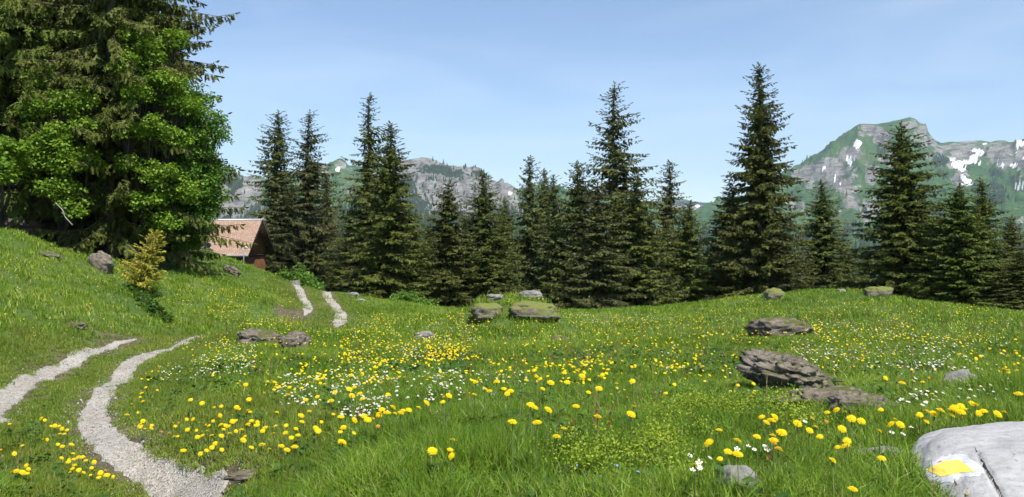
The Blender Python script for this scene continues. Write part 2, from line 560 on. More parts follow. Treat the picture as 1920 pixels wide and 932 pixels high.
# ------------------------------------------------------------------ mountains
def inell(px, py, L):
    m = np.full(len(px), -1.0)
    for cx, cy, a, b in L:
        m = np.maximum(m, 1 - np.hypot((px - cx) / a, (py - cy) / b))
    return m
M = Mat('alpine_slope')
n1, n2, n3 = M.noise(0.006, 8, rough=0.65), M.noise(0.03, 6, rough=0.65), M.noise(0.02, 6, stretch=(1, 1, 5), rough=0.7)
grs = M.ramp(n1, [(0.3, (0.026, 0.060, 0.016)), (0.5, (0.048, 0.105, 0.026)), (0.75, (0.095, 0.125, 0.045))])
rck = M.ramp(M.mix(0.5, n2, n3), [(0.32, (0.035, 0.034, 0.033)), (0.44, (0.125, 0.121, 0.11)), (0.57, (0.25, 0.243, 0.225)), (0.72, (0.38, 0.37, 0.345))])
rf = M.rng(M.math('ADD', M.attr('rock'), M.math('MULTIPLY', M.math('SUBTRACT', n2, 0.5), 1.5)), 0.42, 0.58)
sf = M.rng(M.math('ADD', M.attr('snow'), M.math('MULTIPLY', M.math('SUBTRACT', n2, 0.5), 0.5)), 0.46, 0.52)
sr = M.rng(M.math('ADD', M.attr('shrub'), M.math('MULTIPLY', M.math('SUBTRACT', n2, 0.5), 2.4)), 0.5, 0.56)
c = M.mix(rf, grs, rck)
c = M.mix(sr, c, (0.022, 0.036, 0.016))
c = M.mix(sf, c, (0.82, 0.83, 0.85))
M.color(c).bump(M.mix(0.5, n2, n3), 1.0, 14.0)
M.bsdf.inputs['Roughness'].default_value = 0.95
M.bsdf.inputs['Specular IOR Level'].default_value = 0.1
SLOPE = M.m

def mountain(name, label, sil, D, Dn, zfoot, step, rows, amp, seed, rock=(), snow=(), shrub=(), rock0=0.25, gpow=1.25, wob=0.0):
    sil = np.array(sil, float)
    px = np.arange(sil[0, 0], sil[-1, 0] + 0.1, step)
    py = np.interp(px, sil[:, 0], sil[:, 1])
    t = np.concatenate([np.linspace(0, 1, rows), 1 + np.linspace(0.02, 0.5, 18)])
    PX, T = np.meshgrid(px, t)
    Dc = D * (1 + wob * vnoise(p3(PX.ravel() / 180.0, 0 * PX.ravel(), seed), seed)).reshape(PX.shape)
    R = Dn + (Dc - Dn) * T
    ang = (PX - CXP) / FPX
    X, Y = ang * R, R
    H = CAMZ + (HOR - py)[None] / FPX * Dc
    g = np.where(T <= 1, np.clip(T, 0, 1) ** gpow, 1 - 1.1 * (T - 1))
    Z = zfoot + (H - zfoot) * g
    q = np.stack([X.ravel(), Y.ravel(), Z.ravel() * 0.5], -1)
    Tr = T.ravel()
    win = sstep(0, 0.25, Tr) * (1 - sstep(0.80, 1.0, Tr)) + 0.5 * sstep(1.02, 1.2, Tr)
    nz = ridged(q / 420.0, 5, seed) - 0.25
    fine = ridged(q / 70.0, 4, seed + 3, 0.6) - 0.2
    Z = Z.ravel() + amp * nz * win + amp * 0.26 * fine * (win + 0.07) + 0.7 * fbm(q / 9.0, 3, seed + 8)
    ppx = PX.ravel(); ppy = HOR - (Z - CAMZ) / Y.ravel() * FPX
    Zg = Z.reshape(PX.shape)
    sl = np.abs(np.gradient(Zg, axis=0) / np.maximum(np.gradient(R, axis=0), 1e-3)).ravel()
    jit = fbm(q / 60.0, 4, seed + 20) * 0.55
    rk = np.clip(rock0 + 0.55 * sstep(0.55, 1.1, sl) + 0.75 * np.clip(inell(ppx, ppy, rock) + 0.25 + jit, -0.4, 0.8), 0, 1)
    sn = np.clip(inell(ppx, ppy, snow) * 1.2 + 0.50 + jit * 0.9, 0, 1) if len(snow) else np.zeros(len(ppx))
    sh = np.clip(inell(ppx, ppy, shrub) * 1.0 + 0.25 + jit * 0.4, 0, 1) if len(shrub) else np.zeros(len(ppx))
    me = make_mesh(name, np.column_stack([X.ravel(), Y.ravel(), Z]), quads=grid_quads(len(t), len(px)), mats=[SLOPE], attrs={'rock': rk, 'snow': sn, 'shrub': sh}, smooth=True)
    o = obj(name, me, kind='structure', label=label, cat='mountain')
    return dict(px=ppx, py=ppy, P=np.column_stack([X.ravel(), Y.ravel(), Z]), T=Tr)

def zz(L, x0, y0, s):
    return [(x0 + a / s, y0 + b / s, c / s, d / s) for a, b, c, d in L]
A_ROCK = zz([(560,120,95,50),(650,170,60,45),(850,90,75,50),(930,130,55,65),(1000,200,45,55),(430,290,80,35),(330,440,190,80),(170,440,110,60),(560,420,60,60),(1060,280,60,60),
             (1250,260,190,70),(1490,270,120,85),(1620,300,60,90),(430,610,50,50),(580,690,70,60),(700,330,60,40),(1190,440,60,60),(1150,340,60,60),(60,650,60,25)], 1480, 210, 3.727)
A_SNOW = zz([(475,222,38,28),(512,240,18,8),(430,328,42,14),(425,350,22,18),(240,392,18,10),(355,360,8,8),(312,468,26,13),(360,500,11,8),(928,217,13,11),(803,102,8,8),(1175,365,45,20),(1200,385,45,20),(1240,350,50,14),
             (1300,345,45,14),(1310,268,50,12),(1330,285,26,22),(1290,315,30,14),(1215,455,20,22),(1245,490,40,22),(1375,228,26,10),(1470,365,30,16),(1575,375,32,14),(1615,220,50,22),(1615,520,48,20),(1580,280,20,10),(855,335,12,8),(575,373,6,5),(410,545,10,6),(560,800,20,7),(1635,320,16,10),(1140,330,24,8)], 1480, 210, 3.727)
mA = mountain('mountain', 'broad green and rocky summit with snow patches on the right', [(1180,430),(1300,402),(1400,368),(1440,345),(1490,315),(1530,290),(1570,262),(1600,239),(1612,232),(1640,233),(1662,230),(1690,224),(1706,220),(1716,223),(1724,230),(1736,232),(1741,248),(1752,262),(1765,268),(1780,266),(1800,266),(1840,263),(1858,266),(1868,263),(1884,263),(1893,267),(1905,264),(1925,259),(1980,266),(2060,250),(2160,290),(2300,270)],
              3600, 1700, -130, 2.0, 140, 120, 3, A_ROCK, A_SNOW, rock0=0.08, gpow=1.15)
B_ROCK = [(790,325,70,50),(830,345,75,60),(890,345,65,55),(920,370,50,45),(860,385,70,40),(760,320,40,40)]
B_SHRUB = [(815,318,45,12),(760,345,28,26),(850,325,30,10),(905,325,20,10),(750,390,60,35),(690,400,60,40),(930,400,40,20),(850,410,70,18)]
mB = mountain('mountain', 'grey rocky ridge with twin summits behind the middle spruces', [(470,345),(540,330),(600,316),(628,309),(660,312),(700,311),(735,308),(755,304),(775,298),(792,295),(806,297),(820,302),(835,310),(852,319),(866,319),(876,314),(890,312),(902,316),(915,330),(928,345),(945,352),(975,356),(1020,352),(1080,362),(1180,372),(1260,390),(1330,420)],
              3300, 1700, -130, 2.0, 120, 115, 11, B_ROCK, [(634,319,5,4),(946,359,5,3),(957,362,4,3),(742,416,7,4)], B_SHRUB, rock0=0.26, gpow=1.2)
mC = mountain('mountain', 'craggy ridge with a green gully behind the hut roof', [(60,260),(200,270),(330,285),(375,300),(400,316),(420,318),(432,317),(445,326),(462,331),(475,327),(500,336),(540,345),(600,352),(680,380),(760,420)],
              2700, 1400, -120, 2.4, 90, 95, 19, [(420,345,40,30),(470,350,40,35),(430,395,14,30),(480,400,20,40),(400,340,40,30)], [], [(415,335,40,14),(440,345,20,14),(420,410,30,8)], rock0=0.1, gpow=1.2)
mD = mountain('mountain', 'distant snow-flecked ridge low between the centre spruces', [(1080,385),(1180,380),(1230,376),(1262,370),(1285,374),(1300,378),(1320,380),(1345,379),(1380,384),(1440,392),(1560,400)],
              6200, 4200, -140, 2.5, 60, 80, 23, [(1290,388,50,14),(1340,390,40,14)], [(1330,394,8,4),(1308,386,4,3),(1326,404,4,3)], [(1300,381,60,5)], rock0=0.15)

# far conifers: a mass that reads as one wood
M = Mat('far_conifer')
M.color(M.ramp(M.noise(0.08, 3), [(0.3, (0.014, 0.028, 0.012)), (0.7, (0.032, 0.052, 0.018))]))
FARTREE = M.m
def conifer_mass(name, label, P, hgt, seed):
    rg = np.random.default_rng(seed)
    n = len(P)
    tiers = [(0.0, 0.55, 0.20), (0.28, 0.8, 0.15), (0.55, 1.0, 0.09)]
    ns = 7
    tV, tF = [], []
    for z0, z1, r in tiers:
        b = len(tV)
        for k in range(ns):
            a = 2 * math.pi * k / ns
            rr = r * (0.75 if k % 2 else 1.1)
            tV.append((rr * math.cos(a), rr * math.sin(a), z0))
        tV.append((0, 0, z1))
        for k in range(ns):
            tF.append((b + k, b + (k + 1) % ns, b + ns))
    tV, tF = np.array(tV), np.array(tF)
    s = hgt * rg.uniform(0.55, 1.2, n)
    a = rg.uniform(0, 6.28, n)
    c, sn = np.cos(a), np.sin(a)
    X = tV[None, :, 0] * c[:, None] - tV[None, :, 1] * sn[:, None]
    Y = tV[None, :, 0] * sn[:, None] + tV[None, :, 1] * c[:, None]
    wob = rg.uniform(0.8, 1.25, (n, len(tV)))
    V = np.stack([X * wob * s[:, None], Y * wob * s[:, None], np.broadcast_to(tV[None, :, 2], X.shape) * s[:, None]], -1) + P[:, None] - np.array([0, 0, 0.5])
    F = tF[None] + (np.arange(n) * len(tV))[:, None, None]
    obj(name, make_mesh(name, V.reshape(-1, 3), tris=F.reshape(-1, 3), mats=[FARTREE]), kind='stuff', label=label, cat='forest')

def pick(mo, ells, n, seed, extra=0.0):
    rg = np.random.default_rng(seed)
    m = inell(mo['px'], mo['py'], ells)
    w = ((m > 0) & (mo['T'] < 0.99)).astype(float) * (0.3 + np.clip(m, 0, 1)) * np.linalg.norm(mo['P'][:, :2], axis=1)
    nzz = fbm(mo['P'] / 45.0, 3, seed)
    w = w * (nzz > -0.25)
    if w.sum() == 0:
        return np.zeros((0, 3))
    idx = rg.choice(len(w), n, p=w / w.sum())
    P = mo['P'][idx] + rg.normal(0, 3, (n, 3)) * np.array([1, 1, 0])
    return P
A_FOR = zz([(1040,350,75,50),(1090,465,28,42),(1075,590,22,52),(1010,580,30,34),(970,490,22,34),(1045,435,20,20),(1450,560,60,90),(1500,660,24,55),(1430,430,40,20),(1540,630,14,34),(270,480,13,22),(470,810,24,45),(640,270,25,30),(525,700,20,20),(1470,470,30,50),(600,860,140,35),(1080,720,90,40),(400,860,60,30),(20,600,30,30),(1560,800,60,50)], 1480, 210, 3.727)
PA = np.vstack([pick(mA, A_FOR, 1700, 1), pick(mA, [(1700,440,420,60)], 500, 2), pick(mA, [(1620,330,130,60)], 90, 4)])
PB = np.vstack([pick(mB, [(760,395,70,40),(700,400,110,45),(760,350,22,24),(850,405,90,18),(930,405,60,20)], 1500, 5), pick(mB, [(900,420,420,50)], 900, 6), pick(mB, [(830,340,90,40)], 260, 7)])
PC = np.vstack([pick(mC, [(420,340,40,16),(440,360,20,20),(420,412,45,12),(470,400,60,18)], 330, 8), pick(mC, [(500,420,300,40)], 700, 9)])
conifer_mass('forest', 'dark conifers scattered over the far mountain slopes', np.vstack([PA, PB, PC]), 17.0, 3)

hill_sil = [(-300,380),(100,400),(380,446),(470,440),(560,425),(620,398),(680,388),(740,396),(800,418),(870,446),(960,448),(1150,446),(1300,444),(1400,440),(1480,446),(1560,462),(1600,470),(1660,474),(1800,476),(1880,472),(2000,450),(2300,430)]
mH = mountain('hill', 'low wooded hill in the valley behind the trees', hill_sil, 1250, 420, -75, 6.0, 42, 22, 31, [], [], [], rock0=0.0, gpow=1.1)
rg = np.random.default_rng(77)
w = (mH['T'] < 1.05) & (mH['T'] > 0.15) & (fbm(mH['P'] / 90.0, 3, 66) > -0.9)
idx = rg.choice(np.where(w)[0], 5200)
conifer_mass('forest', 'dense bluish conifer wood on the low valley hill', mH['P'][idx] + rg.normal(0, 6, (5200, 3)) * np.array([1, 1, 0]), 20.0, 4)

# ------------------------------------------------------------------ wood, bark, roof materials
def wood_mat(name, dark, mid, light, scale=(30, 30, 2.2), bump=0.35):
    M = Mat(name)
    tc = M.node('ShaderNodeTexCoord').outputs['Object']
    n = M.noise(1.0, 6, vec=tc, stretch=scale, rough=0.6)
    n2 = M.noise(1.3, 4, vec=tc)
    M.color(M.ramp(M.mix(0.35, n, n2), [(0.28, dark), (0.5, mid), (0.72, light)])).bump(n, bump, 0.01)
    return M.m
BARK = wood_mat('spruce_bark', (0.035, 0.026, 0.020), (0.085, 0.066, 0.052), (0.17, 0.15, 0.13), (9, 9, 3))
GREYBARK = wood_mat('grey_bark', (0.03, 0.027, 0.022), (0.07, 0.062, 0.05), (0.13, 0.12, 0.10), (12, 12, 3))
PLANK = wood_mat('stained_plank', (0.05, 0.022, 0.011), (0.12, 0.050, 0.022), (0.21, 0.092, 0.04), (14, 14, 1.2))
DARKWOOD = wood_mat('dark_timber', (0.018, 0.011, 0.008), (0.035, 0.022, 0.015), (0.06, 0.038, 0.026), (9, 9, 1.5))
STUMPTOP = wood_mat('weathered_wood', (0.13, 0.12, 0.11), (0.25, 0.235, 0.215), (0.36, 0.345, 0.32), (12, 12, 3))
M = Mat('shingle')
M.color(M.mix(M.rng(M.noise(0.7, 4), 0.35, 0.7, 0, 0.6), M.ramp(M.attr('tint'), [(0.0, (0.37, 0.235, 0.175)), (0.5, (0.44, 0.29, 0.22)), (1.0, (0.51, 0.35, 0.275))]), (0.43, 0.32, 0.26)))
SHINGLE = M.m
M = Mat('zinc'); M.color((0.42, 0.43, 0.44)); M.bsdf.inputs['Metallic'].default_value = 0.4; M.bsdf.inputs['Roughness'].default_value = 0.45
ZINC = M.m
M = Mat('painted_grey_board'); M.color(M.ramp(M.noise(4, 4), [(0.3, (0.26, 0.29, 0.30)), (0.7, (0.36, 0.39, 0.40))]))
GREYBOARD = M.m
M = Mat('mortar'); M.color(M.ramp(M.noise(9, 4), [(0.3, (0.3, 0.29, 0.27)), (0.7, (0.48, 0.47, 0.44))])).bump(M.noise(40, 3), 0.4, 0.01)
MORTAR = M.m

# ------------------------------------------------------------------ the hut
HD = 60.0
ridge_r = at(492, 411, HD)           # gable end of the ridge
HW, PITCH, HL = 2.75, math.radians(42), 7.6      # half width of the roof, pitch, length
rise = HW * math.tan(PITCH)
hut = obj('wooden_hut', None, loc=(ridge_r[0], HD, 0), rot=(0, 0, math.radians(-3.0)), label='small brown wooden hut with pinkish shingle roof behind the knoll', cat='hut')
zr = ridge_r[2]
ze = zr - rise
zb = float(ground(ridge_r[0] - 2, HD)[0]) - 1.2
inset = 0.55                                     # gable wall set back under the verge
ww = HW - 0.5                                    # half width of the walls
mb = MB()
npl = 22
rs = random.Random(3)
for k in range(npl):                             # upright gable planks, with slack joints
    y0 = -ww + 2 * ww * k / npl; y1 = -ww + 2 * ww * (k + 1) / npl - 0.018
    dx = rs.uniform(0, 0.018)
    zt = lambda y: zr - 0.10 - abs(y) * math.tan(PITCH)
    x0, x1 = -inset - 0.05, -inset + dx
    zmid = ze + 0.02
    for za, zb0, off in ((zb, zmid - 0.12, 0.0), (zmid, None, 0.03)):
        top = (zb0, zb0) if zb0 else (zt(y0), zt(y1))
        V = [(x0, y0, za), (x1 + off, y0, za), (x1 + off, y1, za), (x0, y1, za), (x0, y0, top[0]), (x1 + off, y0, top[0]), (x1 + off, y1, top[1]), (x0, y1, top[1])]
        mb.hexa(V)
obj('gable_wall', mb.mesh('gable_wall', [PLANK]), hut, label='brown upright plank gable wall')
mb = MB()
for k in range(34):
    x0 = -HL + inset + (HL - 2 * inset - 0.06) * k / 34; x1 = x0 + (HL - 2 * inset) / 34 - 0.018
    for s in (-1, 1):
        a, b = s * ww, s * (ww - 0.05)
        mb.box((x0, min(a, b), zb), (x1, max(a, b), ze + 0.26))
mb.box((-HL + inset, -ww + 0.05, zb), (-HL + inset + 0.05, ww - 0.05, ze + 0.4))
obj('side_wall', mb.mesh('side_wall', [PLANK]), hut)
mb = MB()
mb.box((-inset - 0.02, -ww - 0.03, ze - 0.11), (-inset + 0.085, ww + 0.03, ze + 0.012))
for s in (-1, 1):
    mb.box((-HL + inset, s * ww - 0.06, ze + 0.14), (-0.1, s * ww + 0.06, ze + 0.255))
mb.box((-HL + 0.1, -0.07, zr - 0.26), (-0.08, 0.07, zr - 0.12))
obj('beam', mb.mesh('beam', [DARKWOOD]), hut)
# roof boards under the shingles
roof_me = MB()
cp, sp = math.cos(PITCH), math.sin(PITCH)
sl_len = HW / cp
for s in (-1, 1):
    a, b = np.array([0, 0, zr]), np.array([0, s * HW, ze])
    nrm = np.array([0, s * sp, cp])
    V = []
    for off in (-0.09, -0.035):
        V += [a + nrm * off + (-HL, 0, 0), a + nrm * off, b + nrm * off, b + nrm * off + (-HL, 0, 0)]
    roof_me.hexa(V)
roof = obj('roof', roof_me.mesh('roof', [DARKWOOD]), hut)
# shingle courses, each shingle its own small tilted slab (too small in the picture to be picked apart)
V, Q, tint = [], [], []
rg = np.random.default_rng(5)
for s in (-1, 1):
    rows = 30
    for r in range(rows):
        d0 = sl_len * (r) / rows; d1 = sl_len * (r + 1.35) / rows
        d1 = min(d1, sl_len + 0.03)
        x = -HL - rg.uniform(0, 0.15)
        while x < -0.005:
            w_ = rg.uniform(0.09, 0.15); xa, xb = max(x, -HL), min(x + w_ - 0.006, 0)
            x += w_
            if xb - xa < 0.03:
                continue
            e = rg.uniform(-0.012, 0.012)
            base = len(V) * 8
            pts = []
            for dd, lift in ((d0, -0.03), (d1 + e, 0.0 + rg.uniform(0, 0.006))):
                c0 = np.array([0, s * dd * cp, zr - dd * sp])
                n_ = np.array([0, s * sp, cp])
                pts.append((c0 + n_ * (lift - 0.006), c0 + n_ * (lift + 0.016)))
            V.append([pts[0][0] + (xa, 0, 0), pts[0][0] + (xb, 0, 0), pts[1][0] + (xb, 0, 0), pts[1][0] + (xa, 0, 0),
                      pts[0][1] + (xa, 0, 0), pts[0][1] + (xb, 0, 0), pts[1][1] + (xb, 0, 0), pts[1][1] + (xa, 0, 0)])
            Q.append(np.array([(0, 3, 2, 1), (4, 5, 6, 7), (0, 1, 5, 4), (1, 2, 6, 5), (2, 3, 7, 6), (3, 0, 4, 7)]) + base)
            tint += [rg.uniform(0, 1)] * 8
o = obj('shingles', make_mesh('shingles', np.array(V).reshape(-1, 3), quads=np.vstack(Q), mats=[SHINGLE], attrs={'tint': tint}), roof, label='weathered pinkish brown shingles', kind='stuff')
mb = MB()
for s in (-1, 1):
    n_ = np.array([0, s * sp, cp]); dn = np.array([0, s * cp, -sp])
    a = np.array([0, 0, zr + 0.02])
    V = [a + (-HL - 0.02, 0, 0), a + (0.03, 0, 0), a + dn * 0.16 + (0.03, 0, 0), a + dn * 0.16 + (-HL - 0.02, 0, 0)]
    V = V + [v + n_ * 0.022 for v in V]
    mb.hexa(V)
obj('ridge_cap', mb.mesh('ridge_cap', [ZINC]), roof, label='pale metal ridge cap')
for s in (-1, 1):                                 # verge boards along the gable edge
    mb = MB()
    n_ = np.array([0, s * sp, cp]); a, b = np.array([0, s * 0.004, zr]), np.array([0, s * HW, ze])
    V = [a + n_ * -0.16 + (0.002, 0, 0), a + n_ * -0.16 + (0.034, 0, 0), b + n_ * -0.16 + (0.034, 0, 0), b + n_ * -0.16 + (0.002, 0, 0),
         a + n_ * 0.02 + (0.002, 0, 0), a + n_ * 0.02 + (0.034, 0, 0), b + n_ * 0.02 + (0.034, 0, 0), b + n_ * 0.02 + (0.002, 0, 0)]
    mb.hexa(V)
    obj('verge_board', mb.mesh('verge_board', [DARKWOOD]), roof)
mb = MB()
mb.box((-HL, -HW - 0.075, ze - 0.13), (0.0, -HW - 0.035, ze + 0.0))
mb.box((-HL, -HW - 0.16, ze - 0.05), (0.0, -HW - 0.08, ze - 0.015))
obj('gutter', mb.mesh('gutter', [GREYBOARD]), roof, label='grey eaves board and gutter')
# chimney near the left end of the ridge
cx0 = at(381, 411, HD)[0] - ridge_r[0]
mb = MB(); mb.box((cx0 - 0.28, 0.1, zr - 0.7), (cx0 + 0.28, 0.62, zr + 0.1))
ch = obj('chimney', mb.mesh('chimney', [MORTAR]), roof)
mb = MB(); mb.box((cx0 - 0.36, 0.03, zr + 0.1), (cx0 + 0.36, 0.69, zr + 0.15))
for a in (-0.26, 0.0, 0.26):
    for b in (0.13, 0.55):
        mb.box((cx0 + a - 0.04, b, zr + 0.15), (cx0 + a + 0.04, b + 0.07, zr + 0.27))
mb.box((cx0 - 0.34, 0.05, zr + 0.27), (cx0 + 0.34, 0.67, zr + 0.31))
obj('chimney_cap', mb.mesh('chimney_cap', [MORTAR]), roof)

# ------------------------------------------------------------------ signpost before the hut
M = Mat('post_metal'); M.color((0.20, 0.23, 0.24)); M.bsdf.inputs['Metallic'].default_value = 0.5; M.bsdf.inputs['Roughness'].default_value = 0.5
POSTM = M.m
M = Mat('sign_yellow'); M.color((0.80, 0.55, 0.03)); M.bsdf.inputs['Roughness'].default_value = 0.4
SY = M.m
M = Mat('sign_white'); M.color((0.78, 0.78, 0.76)); M.bsdf.inputs['Roughness'].default_value = 0.4
SW = M.m
M = Mat('sign_lettering'); M.color((0.03, 0.03, 0.035))
SL = M.m
sd = 42.0
sp0 = at(457, 455, sd)
gz0 = float(ground(sp0[0], sp0[1])[0])
post = obj('signpost', None, loc=(sp0[0], sp0[1], gz0), label='grey metal signpost with yellow and white trail signs before the hut', cat='signpost')
hp = sp0[2] - gz0
mb = MB(); mb.tube([(0, 0, -0.2), (0, 0, hp)], 0.032, 10)
obj('post', mb.mesh('post', [POSTM], smooth=True), post)
mb = MB(); mb.tube([(0, 0, hp), (0, 0, hp + 0.012)], 0.038, 10)
obj('post_cap', mb.mesh('post_cap', [POSTM]), post)
mb = MB()
Vp = [(0.03, 0), (0.17, 0), (0.21, 0.045), (0.17, 0.09), (0.03, 0.09)]
V = [(x, -0.045, hp - 0.16 + z) for x, z in Vp] + [(x, -0.039, hp - 0.16 + z) for x, z in Vp]
t = [(0, 1, 2), (0, 2, 3), (0, 3, 4), (5, 7, 6), (5, 8, 7), (5, 9, 8)]
q = [(k, 5 + k, 5 + (k + 1) % 5, (k + 1) % 5) for k in range(5)]
mb.add(V, t, q)
ys = obj('sign_board', mb.mesh('sign_board', [SY]), post, label='yellow arrow shaped trail sign')
mb = MB()
for x0, x1, z in ((0.05, 0.16, 0.055), (0.05, 0.13, 0.03)):
    mb.box((x0, -0.0485, hp - 0.16 + z), (x1, -0.0462, hp - 0.16 + z + 0.014))
obj('lettering', mb.mesh('lettering', [SL]), ys)
mb = MB(); mb.box((0.03, -0.045, hp - 0.31), (0.235, -0.039, hp - 0.19))
ws = obj('sign_board', mb.mesh('sign_board', [SW]), post, label='white rectangular trail sign')
mb = MB()
for x0, x1, z in ((0.07, 0.19, 0.05), (0.09, 0.17, 0.075)):
    mb.box((x0, -0.0485, hp - 0.31 + z), (x1, -0.0462, hp - 0.31 + z + 0.012))
obj('lettering', mb.mesh('lettering', [SL]), ws)

# ------------------------------------------------------------------ rocks
def rock_mat(name, dark, mid, light, moss=0.0, strata=5.0, scale=6.0, bump=0.6, mosscol=((0.10, 0.085, 0.025), (0.06, 0.085, 0.02))):
    M = Mat(name)
    tc = M.node('ShaderNodeTexCoord').outputs['Object']
    n1 = M.noise(scale, 8, vec=tc, rough=0.65)
    n2 = M.noise(scale * 0.7, 6, vec=tc, stretch=(1, 1, strata), rough=0.65)
    n3 = M.noise(scale * 6, 5, vec=tc, rough=0.7)
    c = M.ramp(M.mix(0.5, n1, n2), [(0.28, dark), (0.48, mid), (0.7, light)])
    c = M.mix(M.rng(n3, 0.62, 0.74, 0, 0.7), c, tuple(min(1, x * 1.25) for x in light))
    c = M.mix(M.rng(M.noise(scale * 1.7, 6, vec=tc, rough=0.7, dist=1.5), 0.52, 0.64, 0, 0.75), c, tuple(x * 0.8 for x in dark))
    if moss > 0:
        nrm = M.node('ShaderNodeSeparateXYZ'); M.link(M.node('ShaderNodeNewGeometry').outputs['Normal'], nrm.inputs[0])
        up = M.math('ADD', nrm.outputs[2], M.math('MULTIPLY', M.math('SUBTRACT', M.noise(scale * 0.6, 5, vec=tc), 0.5), 1.8))
        f = M.rng(up, 1.15 - moss, 1.3 - moss, 0, 0.95)
        mc = M.ramp(M.noise(scale * 1.5, 4, vec=tc), [(0.35, mosscol[0]), (0.65, mosscol[1])])
        c = M.mix(f, c, mc)
    M.color(c).bump(M.mix(0.5, n2, n3), bump, 0.03)
    M.bsdf.inputs['Roughness'].default_value = 0.92
    return M.m
ROCK_BROWN = rock_mat('layered_rock', (0.04, 0.032, 0.026), (0.15, 0.128, 0.10), (0.30, 0.275, 0.24), 0.34, 6, 7, 0.9)
ROCK_GREY = rock_mat('grey_rock', (0.10, 0.097, 0.09), (0.20, 0.195, 0.187), (0.31, 0.305, 0.295), 0.0, 2, 7)
ROCK_MOSS = rock_mat('mossy_rock', (0.06, 0.05, 0.04), (0.2, 0.175, 0.14), (0.36, 0.33, 0.29), 0.98, 4, 5, 0.8, ((0.17, 0.15, 0.045), (0.11, 0.16, 0.03)))
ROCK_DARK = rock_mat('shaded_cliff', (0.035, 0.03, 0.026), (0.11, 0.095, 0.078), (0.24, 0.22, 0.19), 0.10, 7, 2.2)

def rock_mesh(name, ax, seed, mat, strata=0.0, nstrata=6, nu=46, nv=28, rough=0.25, tilt=0.0, power=0.75, undercut=0.0):
    u = np.linspace(0, 2 * np.pi, nu, endpoint=False); v = np.linspace(-np.pi / 2 * 0.995, np.pi / 2 * 0.995, nv)
    U, Vv = np.meshgrid(u, v)
    f = lambda c: np.sign(c) * np.abs(c) ** power
    D = np.stack([f(np.cos(Vv)) * f(np.cos(U)), f(np.cos(Vv)) * f(np.sin(U)), f(np.sin(Vv))], -1).reshape(-1, 3)
    n = fbm(D * 1.6 + seed * 3.1, 4, seed)
    n2 = fbm(D * 5 + seed, 4, seed + 4)
    P = D * (1 + rough * n + rough * 0.35 * n2)[:, None] * np.array(ax)
    if strata > 0:
        zz_ = P[:, 2] / ax[2] + tilt * P[:, 0] / ax[0] + 0.25 * n
        ph = zz_ * nstrata + 0.9 * fbm(D * 2.2 + 3, 3, seed + 2)
        st = np.abs(((ph + 0.3 * vnoise(D * 3 + 9, seed)) % 1) - 0.5) * 2
        st = sstep(0.1, 0.6, st)
        lay = hash3(np.floor(ph + 0.5).astype(np.int64), np.zeros(len(ph), np.int64), np.zeros(len(ph), np.int64), seed) - 0.5
        k = 1 + strata * ((st - 0.6) * 0.45 + lay * 0.55 + 0.8 * fbm(D * 6, 3, seed + 9)) * np.clip(1.15 - np.abs(D[:, 2]) ** 3, 0, 1)
        P[:, :2] *= k[:, None]
        P += D * (np.array(ax).min() * 0.16 * fbm(D * 9 + seed, 4, seed + 11, 0.65))[:, None]
    if undercut:
        k = 1 - undercut * sstep(0.2, -0.4, P[:, 2] / ax[2])
        P[:, :2] *= k[:, None]
    return make_mesh(name, P, quads=grid_quads(nv, nu, True), mats=[mat], smooth=strata == 0)

def rock(name, label, px, py, ax, seed, mat, d=None, sink=0.35, rz=0.0, ry=0.0, cat='rock', group=None, **kw):
    h0 = hit(px, py)[0] if d is None else np.array([(px - CXP) / FPX * d, d, 0.0])
    if d is not None:
        h0[2] = ground(h0[0], h0[1])[0]
    o = obj(name, rock_mesh(name, ax, seed, mat, **kw), loc=(h0[0], h0[1], h0[2] + ax[2] * (1 - 2 * sink)), rot=(0, ry, rz), label=label, cat=cat, group=group)
    return o
EXCL = []         # (x, y, radius): where rocks keep the grass away
def rk(*a, **k):
    o = rock(*a, **k)
    ax = a[4]
    EXCL.append((o.location.x, o.location.y, max(ax[0], ax[1]) * (0.3 if a[6] is ROCK_MOSS else 0.66)))
    return o
rk('layered_rock', 'big brown layered rock amid the right meadow, slanting down to the right', 1474, 738, (0.315, 0.25, 0.175), 11, ROCK_BROWN, sink=0.22, ry=math.radians(12), strata=0.22, nstrata=4, rough=0.46, undercut=0.3, nu=120, nv=70)
rk('layered_rock', 'flat brown rock shelf in front of the big layered rock', 1548, 772, (0.30, 0.13, 0.075), 12, ROCK_BROWN, sink=0.05, rz=0.25, strata=0.25, nstrata=3, rough=0.35)
rk('layered_rock', 'small broken rock ledge at the right end of the flat shelf', 1612, 782, (0.16, 0.10, 0.07), 13, ROCK_BROWN, sink=0.1, strata=0.3, nstrata=3, rough=0.4)
rk('layered_rock', 'grey brown rock with grassy cap uphill of the big layered rock', 1462, 632, (0.42, 0.34, 0.20), 14, ROCK_BROWN, sink=0.3, strata=0.25, nstrata=4, rough=0.3)
rk('layered_rock', 'brown layered rock on the hump by the track, left of its twin', 487, 646, (0.34, 0.26, 0.15), 15, ROCK_BROWN, sink=0.25, ry=math.radians(6), strata=0.28, nstrata=4, rough=0.28)
rk('layered_rock', 'rough pitted rock on the hump by the track, right of its twin', 554, 655, (0.20, 0.20, 0.17), 16, ROCK_BROWN, sink=0.25, strata=0.2, nstrata=6, rough=0.4)
rk('mossy_boulder', 'moss covered boulder poking from the right end of the grassy mound', 1003, 590, (0.50, 0.36, 0.19), 17, ROCK_MOSS, sink=0.32, ry=0.08, strata=0.12, nstrata=4, rough=0.25)
rk('mossy_boulder', 'moss covered boulder poking from the left end of the grassy mound', 915, 590, (0.36, 0.30, 0.18), 18, ROCK_MOSS, sink=0.34, strata=0.12, nstrata=4, rough=0.25)
